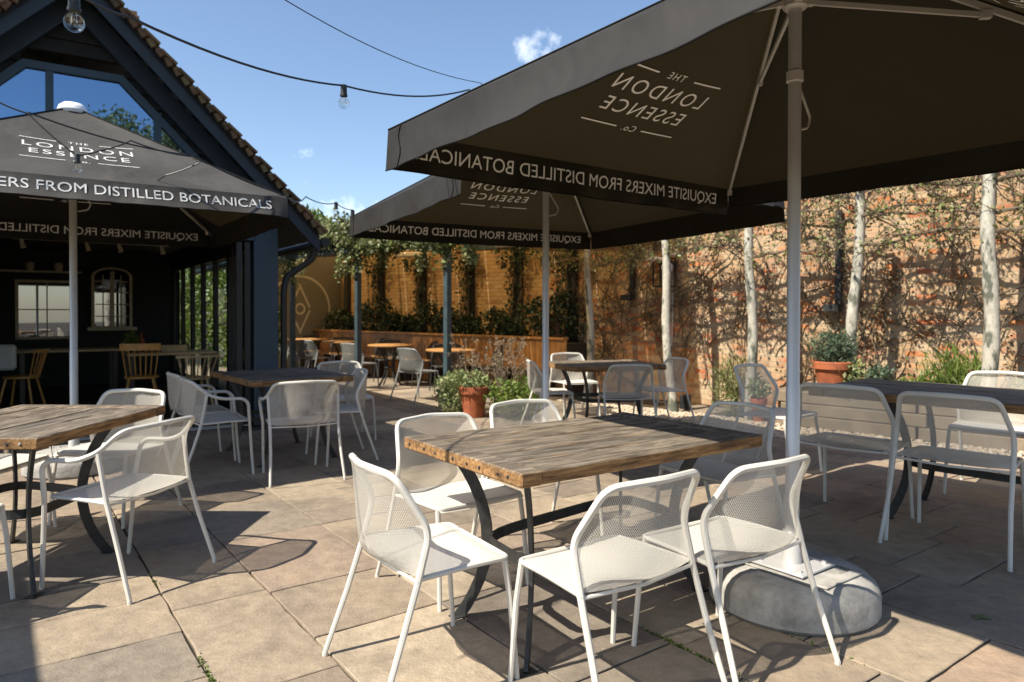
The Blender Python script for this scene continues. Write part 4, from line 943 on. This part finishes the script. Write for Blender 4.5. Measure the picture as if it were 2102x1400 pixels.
base = W0 - WD * 1.9 + WN * .62; m = MB(); m.bbox((0, 0, .10), (.14, .10, .20), .01); m.box((0, -.052, .13), (.09, .006, .08)); o = m.build('ground_spotlight', M['black']); o.location = (base.x, base.y, 0.0); o.rotation_euler.z = WRZ; tag(o, 'small black spotlight box on the gravel right of the far table', 'lamp')
base = W0 - WD * 1.33 + WN * .04; m = MB(); m.tube([(0, 0, 2.1), (.01, -.01, 1.2), (-.01, -.03, .2), (.05, -.3, .02), (.08, -.5, .06)], .006, 5); o = m.build('cable', M['cloth']); o.location = base; o.rotation_euler.z = WRZ; tag(o, 'thin pale cable running down the wall below the lantern', 'cable')

# ------------------------------------------------------------------ pots and border plants
def pot(name, loc, r_, h_, label, fol, fm, rim=True, lr=None, lh=None, n=900, ls=.03, st=2.0, extra=None):
    t = empty(name, loc, 0, label, 'potted plant'); m = MB()
    prof = [(r_ * .66, 0), (r_ * .92, h_ * .74), (r_ * .93, h_ * .76)] + ([(r_ * 1.06, h_ * .77), (r_ * 1.08, h_ * .97), (r_ * 1.02, h_)] if rim else [(r_, h_)]) + [(r_ * .9, h_), (r_ * .88, h_ * .9)]
    m.lathe(prof, 32); m.build('pot', M['terracotta'], t, True)
    m = MB(); leaves(m, fol, ls, st, -.4); m.build('foliage', fm, t); return t
b1 = W0 - WD * 4.02 + WN * .98
pot('terracotta_pot', (b1.x, b1.y, .43), .21, .36, 'large terracotta pot with a bushy grey green herb on the bed edge', blob(2200, (0, 0, .50), (.20, .20, .18), .6), M['leaf_herb'], ls=.014, st=4)
b2 = W0 - WD * 4.50 + WN * .95
pot('terracotta_pot', (b2.x, b2.y, .43), .10, .18, 'small terracotta pot with dark leaves right of the slanting trunk', blob(300, (0, 0, .24), (.11, .11, .08)), M['leaf_herb'], ls=.025)
b3 = W0 - WD * 3.17 + WN * 1.05
pot('terracotta_pot', (b3.x, b3.y, 0.0), .09, .30, 'slim terracotta pot beside the pale trunk left of the parasol pole', blob(260, (0, 0, .42), (.15, .13, .12)), M['leaf_var'], ls=.03)
pot('terracotta_pot', (-.49, 9.0, 0), .19, .40, 'terracotta pot with cream variegated leaves at the foot of the nearest pergola post', np.concatenate([blob(750, (-.10, 0, .46), (.30, .22, .12)), blob(420, (-.30, .05, .24), (.16, .2, .22))]), M['leaf_var'], ls=.032, st=1.5)
def bush(loc, r_, h_, label, fm, n=1500, ls=.04, st=1.8, droop=-.4, cat='bush'):
    t = empty('border_bush', loc, 0, label, cat); m = MB()
    for k_ in range(9): a = random.uniform(0, 6.28); m.tube([(0, 0, 0), (math.cos(a) * r_ * .3, math.sin(a) * r_ * .3, h_ * .5), (math.cos(a) * r_ * .7, math.sin(a) * r_ * .7, h_ * .85)], [.01, .007, .003], 5)
    m.build('stems', M['twig'], t); m = MB(); leaves(m, blob(n, (0, 0, h_ * .5), (r_, r_, h_ * .5), .5, .2), ls, st, droop); m.build('foliage', fm, t); return t
bush((.05, 8.9, 0), .32, .48, 'low fresh green bush behind the dry flower stems left of the far table', M['leaf_fresh'], 1800, .035)
bush((-.75, 9.5, 0), .30, .50, 'pale green bush behind the terracotta pot at the pergola post', M['leaf_var'], 1200, .03)
p = W0 - WD * 2.72 + WN * .8; bush((p.x, p.y, 0), .26, .72, 'upright yellowish green bush at the foot of the trunk left of the pole', M['leaf_spring'], 900, .018, 6, -1.6)
p = W0 - WD * 4.85 + WN * .6; bush((p.x, p.y, .36), .34, .30, 'low leafy green bush in the raised bed behind the long table', M['leaf_fresh'], 900, .03, 1.7)
p = W0 - WD * 5.15 + WN * .55; bush((p.x, p.y, .36), .30, .52, 'tall spiky green bush in the raised bed left of the thickest trunk', M['leaf_fresh'], 1100, .017, 7, -1.8)
p = W0 - WD * 4.26 + WN * 1.0; bush((p.x, p.y, .40), .14, .42, 'small leafy plant between the big pot and the slanting trunk', M['leaf_var'], 420, .035, 1.6)
p = W0 - WD * 5.9 + WN * .6; bush((p.x, p.y, .36), .28, .30, 'green bush in the raised bed at the right picture edge', M['leaf_fresh'], 1200, .03, 1.9)
# dry flower stems
for i, (x, y, n_) in enumerate(((-.55, 9.6, 18), (-.15, 9.35, 24), (.12, 9.1, 14))):
    t = empty('dry_flower_clump', (x, y, 0), 0, ['dry brown flower stems just right of the pergola post', 'biggest clump of dry flower stems with pale seed heads', 'dry flower stems beside the middle parasol pole'][i], 'plant', 'dry flower clumps')
    m = MB(); P = []
    for k_ in range(n_):
        a = random.uniform(0, 6.28); r_ = random.uniform(.05, .38); h_ = random.uniform(.6, 1.02); e = Vector((math.cos(a) * r_, math.sin(a) * r_, h_)); m.tube([(math.cos(a) * r_ * .2, math.sin(a) * r_ * .2, 0), e * .55 + Vector((0, 0, .05)), e], [.004, .003, .003], 4)
        P.append(blob(26, tuple(e), (.022, .022, .028)))
        for _ in range(3): q = e * random.uniform(.4, .95); q2 = q + Vector((random.uniform(-.08, .08), random.uniform(-.08, .08), .08)); m.tube([q, q2], .002, 3); P.append(blob(8, tuple(q2), (.018, .018, .018)))
    m.build('stems', M['seed'], t); m = MB(); leaves(m, np.concatenate(P), .014, 1.3); m.build('seed_heads', M['seed'], t)

# ------------------------------------------------------------------ round tables and their chairs under the pergola
def round_table(): 
    t = empty('round_table'); t['category'] = 'table'; m = MB(); m.lathe([(.37, .728), (.40, .735), (.40, .752), (.385, .76)], 40); m.build('tabletop', M['orange_wood'], t, True)
    for a in (0, 90, 180, 270):
        d = Vector((math.cos(R(a + 20)), math.sin(R(a + 20)), 0)); pts = [d * (.24 - .16 * (1 - (2 * k_ / 10 - 1) ** 2)) + Vector((0, 0, .728 * k_ / 10)) for k_ in range(11)]
        m = MB(); m.tube(pts, 1, flat=(.035, .012), up=d); m.build('leg', M['iron'], t)
    m = MB(); m.lathe([(.085, .33), (.095, .335), (.095, .355), (.085, .36)], 20); m.build('collar', M['iron'], t, True); return t
rt = round_table(); RT = [(-.97, 11.15), (-2.22, 12.75), (-3.45, 14.25), (-4.45, 15.55)]
od = ['nearest', 'second', 'third', 'farthest']
for i, (x, y) in enumerate(RT): place(rt, i > 0, (x, y, 0), R(20 * i), od[i] + ' round orange topped table in the row along the planter bench', 'round orange tables')
dark = make_chair('side_chair', False, M['chair_dark'], M['mesh_dark'], 6); grey = make_chair('side_chair', False, M['grey_metal'], M['mesh_grey'], 6); u1 = u2 = False
for i, (x, y) in enumerate(RT):
    place(grey, u1, (x - .48, y - .48, 0), fa(48 + 6 * i), 'light grey mesh chair on the terrace side of the %s round table' % od[i], 'grey chairs at the round tables'); u1 = True
    for dx, dy, a, nm in ((.60, .12, 192, 'right hand side of'), (-.10, .62, 282, 'bench side of')):
        if i == 3 and dx > 0: pass
        place(dark, u2, (x + dx, y + dy, 0), fa(a + 5 * i), 'dark mesh chair on the %s the %s round table' % (nm, od[i]), 'dark chairs at the round tables'); u2 = True

# ------------------------------------------------------------------ festoon lights
def festoon(name, pts, label, bulbs, r=.005, big=1.0):
    t = empty(name, pts[0], 0, label, 'string light', 'festoon cables'); o = Vector(pts[0]); Q = [Vector(p) - o for p in pts]; path = []
    for i in range(len(Q) - 1):
        a, b_ = Q[i], Q[i + 1]; sag = (b_ - a).length * .035
        for k_ in range(12): u = k_ / 12; p = a.lerp(b_, u); p.z -= sag * 4 * u * (1 - u); path.append(p)
    path.append(Q[-1]); m = MB(); m.tube(path, r, 6); m.build('cable', M['black'], t, True)
    for x, y, z, s in bulbs:
        p = Vector((x, y, z)) - o; m = MB(); m.lathe([(.010 * s, 0), (.017 * s, -.004 * s), (.017 * s, -.05 * s), (.020 * s, -.052 * s), (.020 * s, -.062 * s)], 14, p); sk = m.build('socket', M['black'], t, True)
        m = MB(); q = [(.012, -.060), (.013, -.072)] + [(.030 * math.cos(a), -.098 - .030 * math.sin(a)) for a in np.linspace(-1.1, 1.5, 10)]; m.lathe([(a * s, b_ * s) for a, b_ in q], 18, p); gb = m.build('bulb', M['bulb'], sk, True)
        m = MB(); m.tube([p + Vector((-.006 * s, 0, -.065 * s)), p + Vector((-.010 * s, 0, -.10 * s)), p + Vector((0, 0, -.085 * s)), p + Vector((.010 * s, 0, -.10 * s)), p + Vector((.006 * s, 0, -.065 * s))], .0012 * s, 4); m.build('filament', M['alu_warm'], sk)
def px(x, y, z): return ((x - 1051) / 1440 * z, z, 1.34 + (642 - y) / 1440 * z)
festoon('string_light', [px(-600, -250, 1.6), px(155, -14, 2.2), px(265, 38, 2.5), px(706, 178, 3.7), px(962, 186, 5.0), (.295, 6.15, 3.09)], 'thick festoon cable with clear bulbs crossing the sky from the upper left to the parasol', [(*px(155, -12, 2.2), .98), (*px(706, 176, 3.7), 1.0)], .0055)
festoon('string_light', [px(300, -150, 3.0), px(580, 0, 3.7), px(985, 172, 5.4), (.295, 6.15, 3.09)], 'thin bare cable slanting down across the sky above the middle parasol', [], .003)
festoon('string_light', [px(-300, 120, 4.0), px(0, 213, 4.3), px(60, 236, 4.35), px(160, 322, 4.4), px(205, 312, 4.5), px(270, 291, 4.7), px(392, 323, 5.1), px(412, 335, 5.1), px(340, 362, 5.1), px(295, 385, 5.2)], 'slack festoon cable looping over the left parasol canopy', [(*px(160, 318, 4.4), .95)], .005)
festoon('string_light', [px(60, 234, 4.36), px(400, 322, 5.12), px(585, 401, 5.6), px(628, 405, 7.2), px(690, 418, 8.2), px(724, 432, 8.8)], 'festoon cable from the left parasol tip past the eaves to the middle parasol', [(*px(690, 416, 8.2), 1.3), (*px(724, 432, 8.8), 1.5)], .006)

# fallen leaf
m = MB(); m.add([(0, 0, .004), (.03, .012, .012), (.05, .0, .010), (.085, .012, .004), (.06, .03, .014), (.07, .06, .006), (.04, .04, .012), (.01, .055, .006), (.015, .03, .012)], [tuple(range(9))]); o = m.build('fallen_leaf', M['leaf_var']); o.location = (2.02, 3.04, 0.0); tag(o, 'single pale fallen leaf lying on the shaded paving at the right', 'leaf')
# tree behind the camera whose crown shows in the gable window
t = empty('garden_tree', (8.0, -5.4, 0.0), 0, 'leafy tree beyond the terrace, mirrored in the gable window', 'tree'); m = MB(); m.tube([(0, 0, 0), (.1, 0, 2), (0, .1, 4), (0, 0, 6.4)], [.2, .17, .13, .06], 10)
for a in range(7): m.tube([(0, 0, 3.6), (math.cos(a) * 1.1, math.sin(a) * 1.1, 5.6)], [.08, .03], 6)
m.build('trunk', M['bark'], t, True); m = MB(); leaves(m, np.concatenate([blob(1900, (math.cos(a) * 1.2, math.sin(a) * 1.2, 6.1 + 1.0 * math.sin(a * 2.2)), (1.0, 1.0, 1.1), .5, .2) for a in range(7)]), .10, 1.6); m.build('crown', M['leaf_spring'], t)
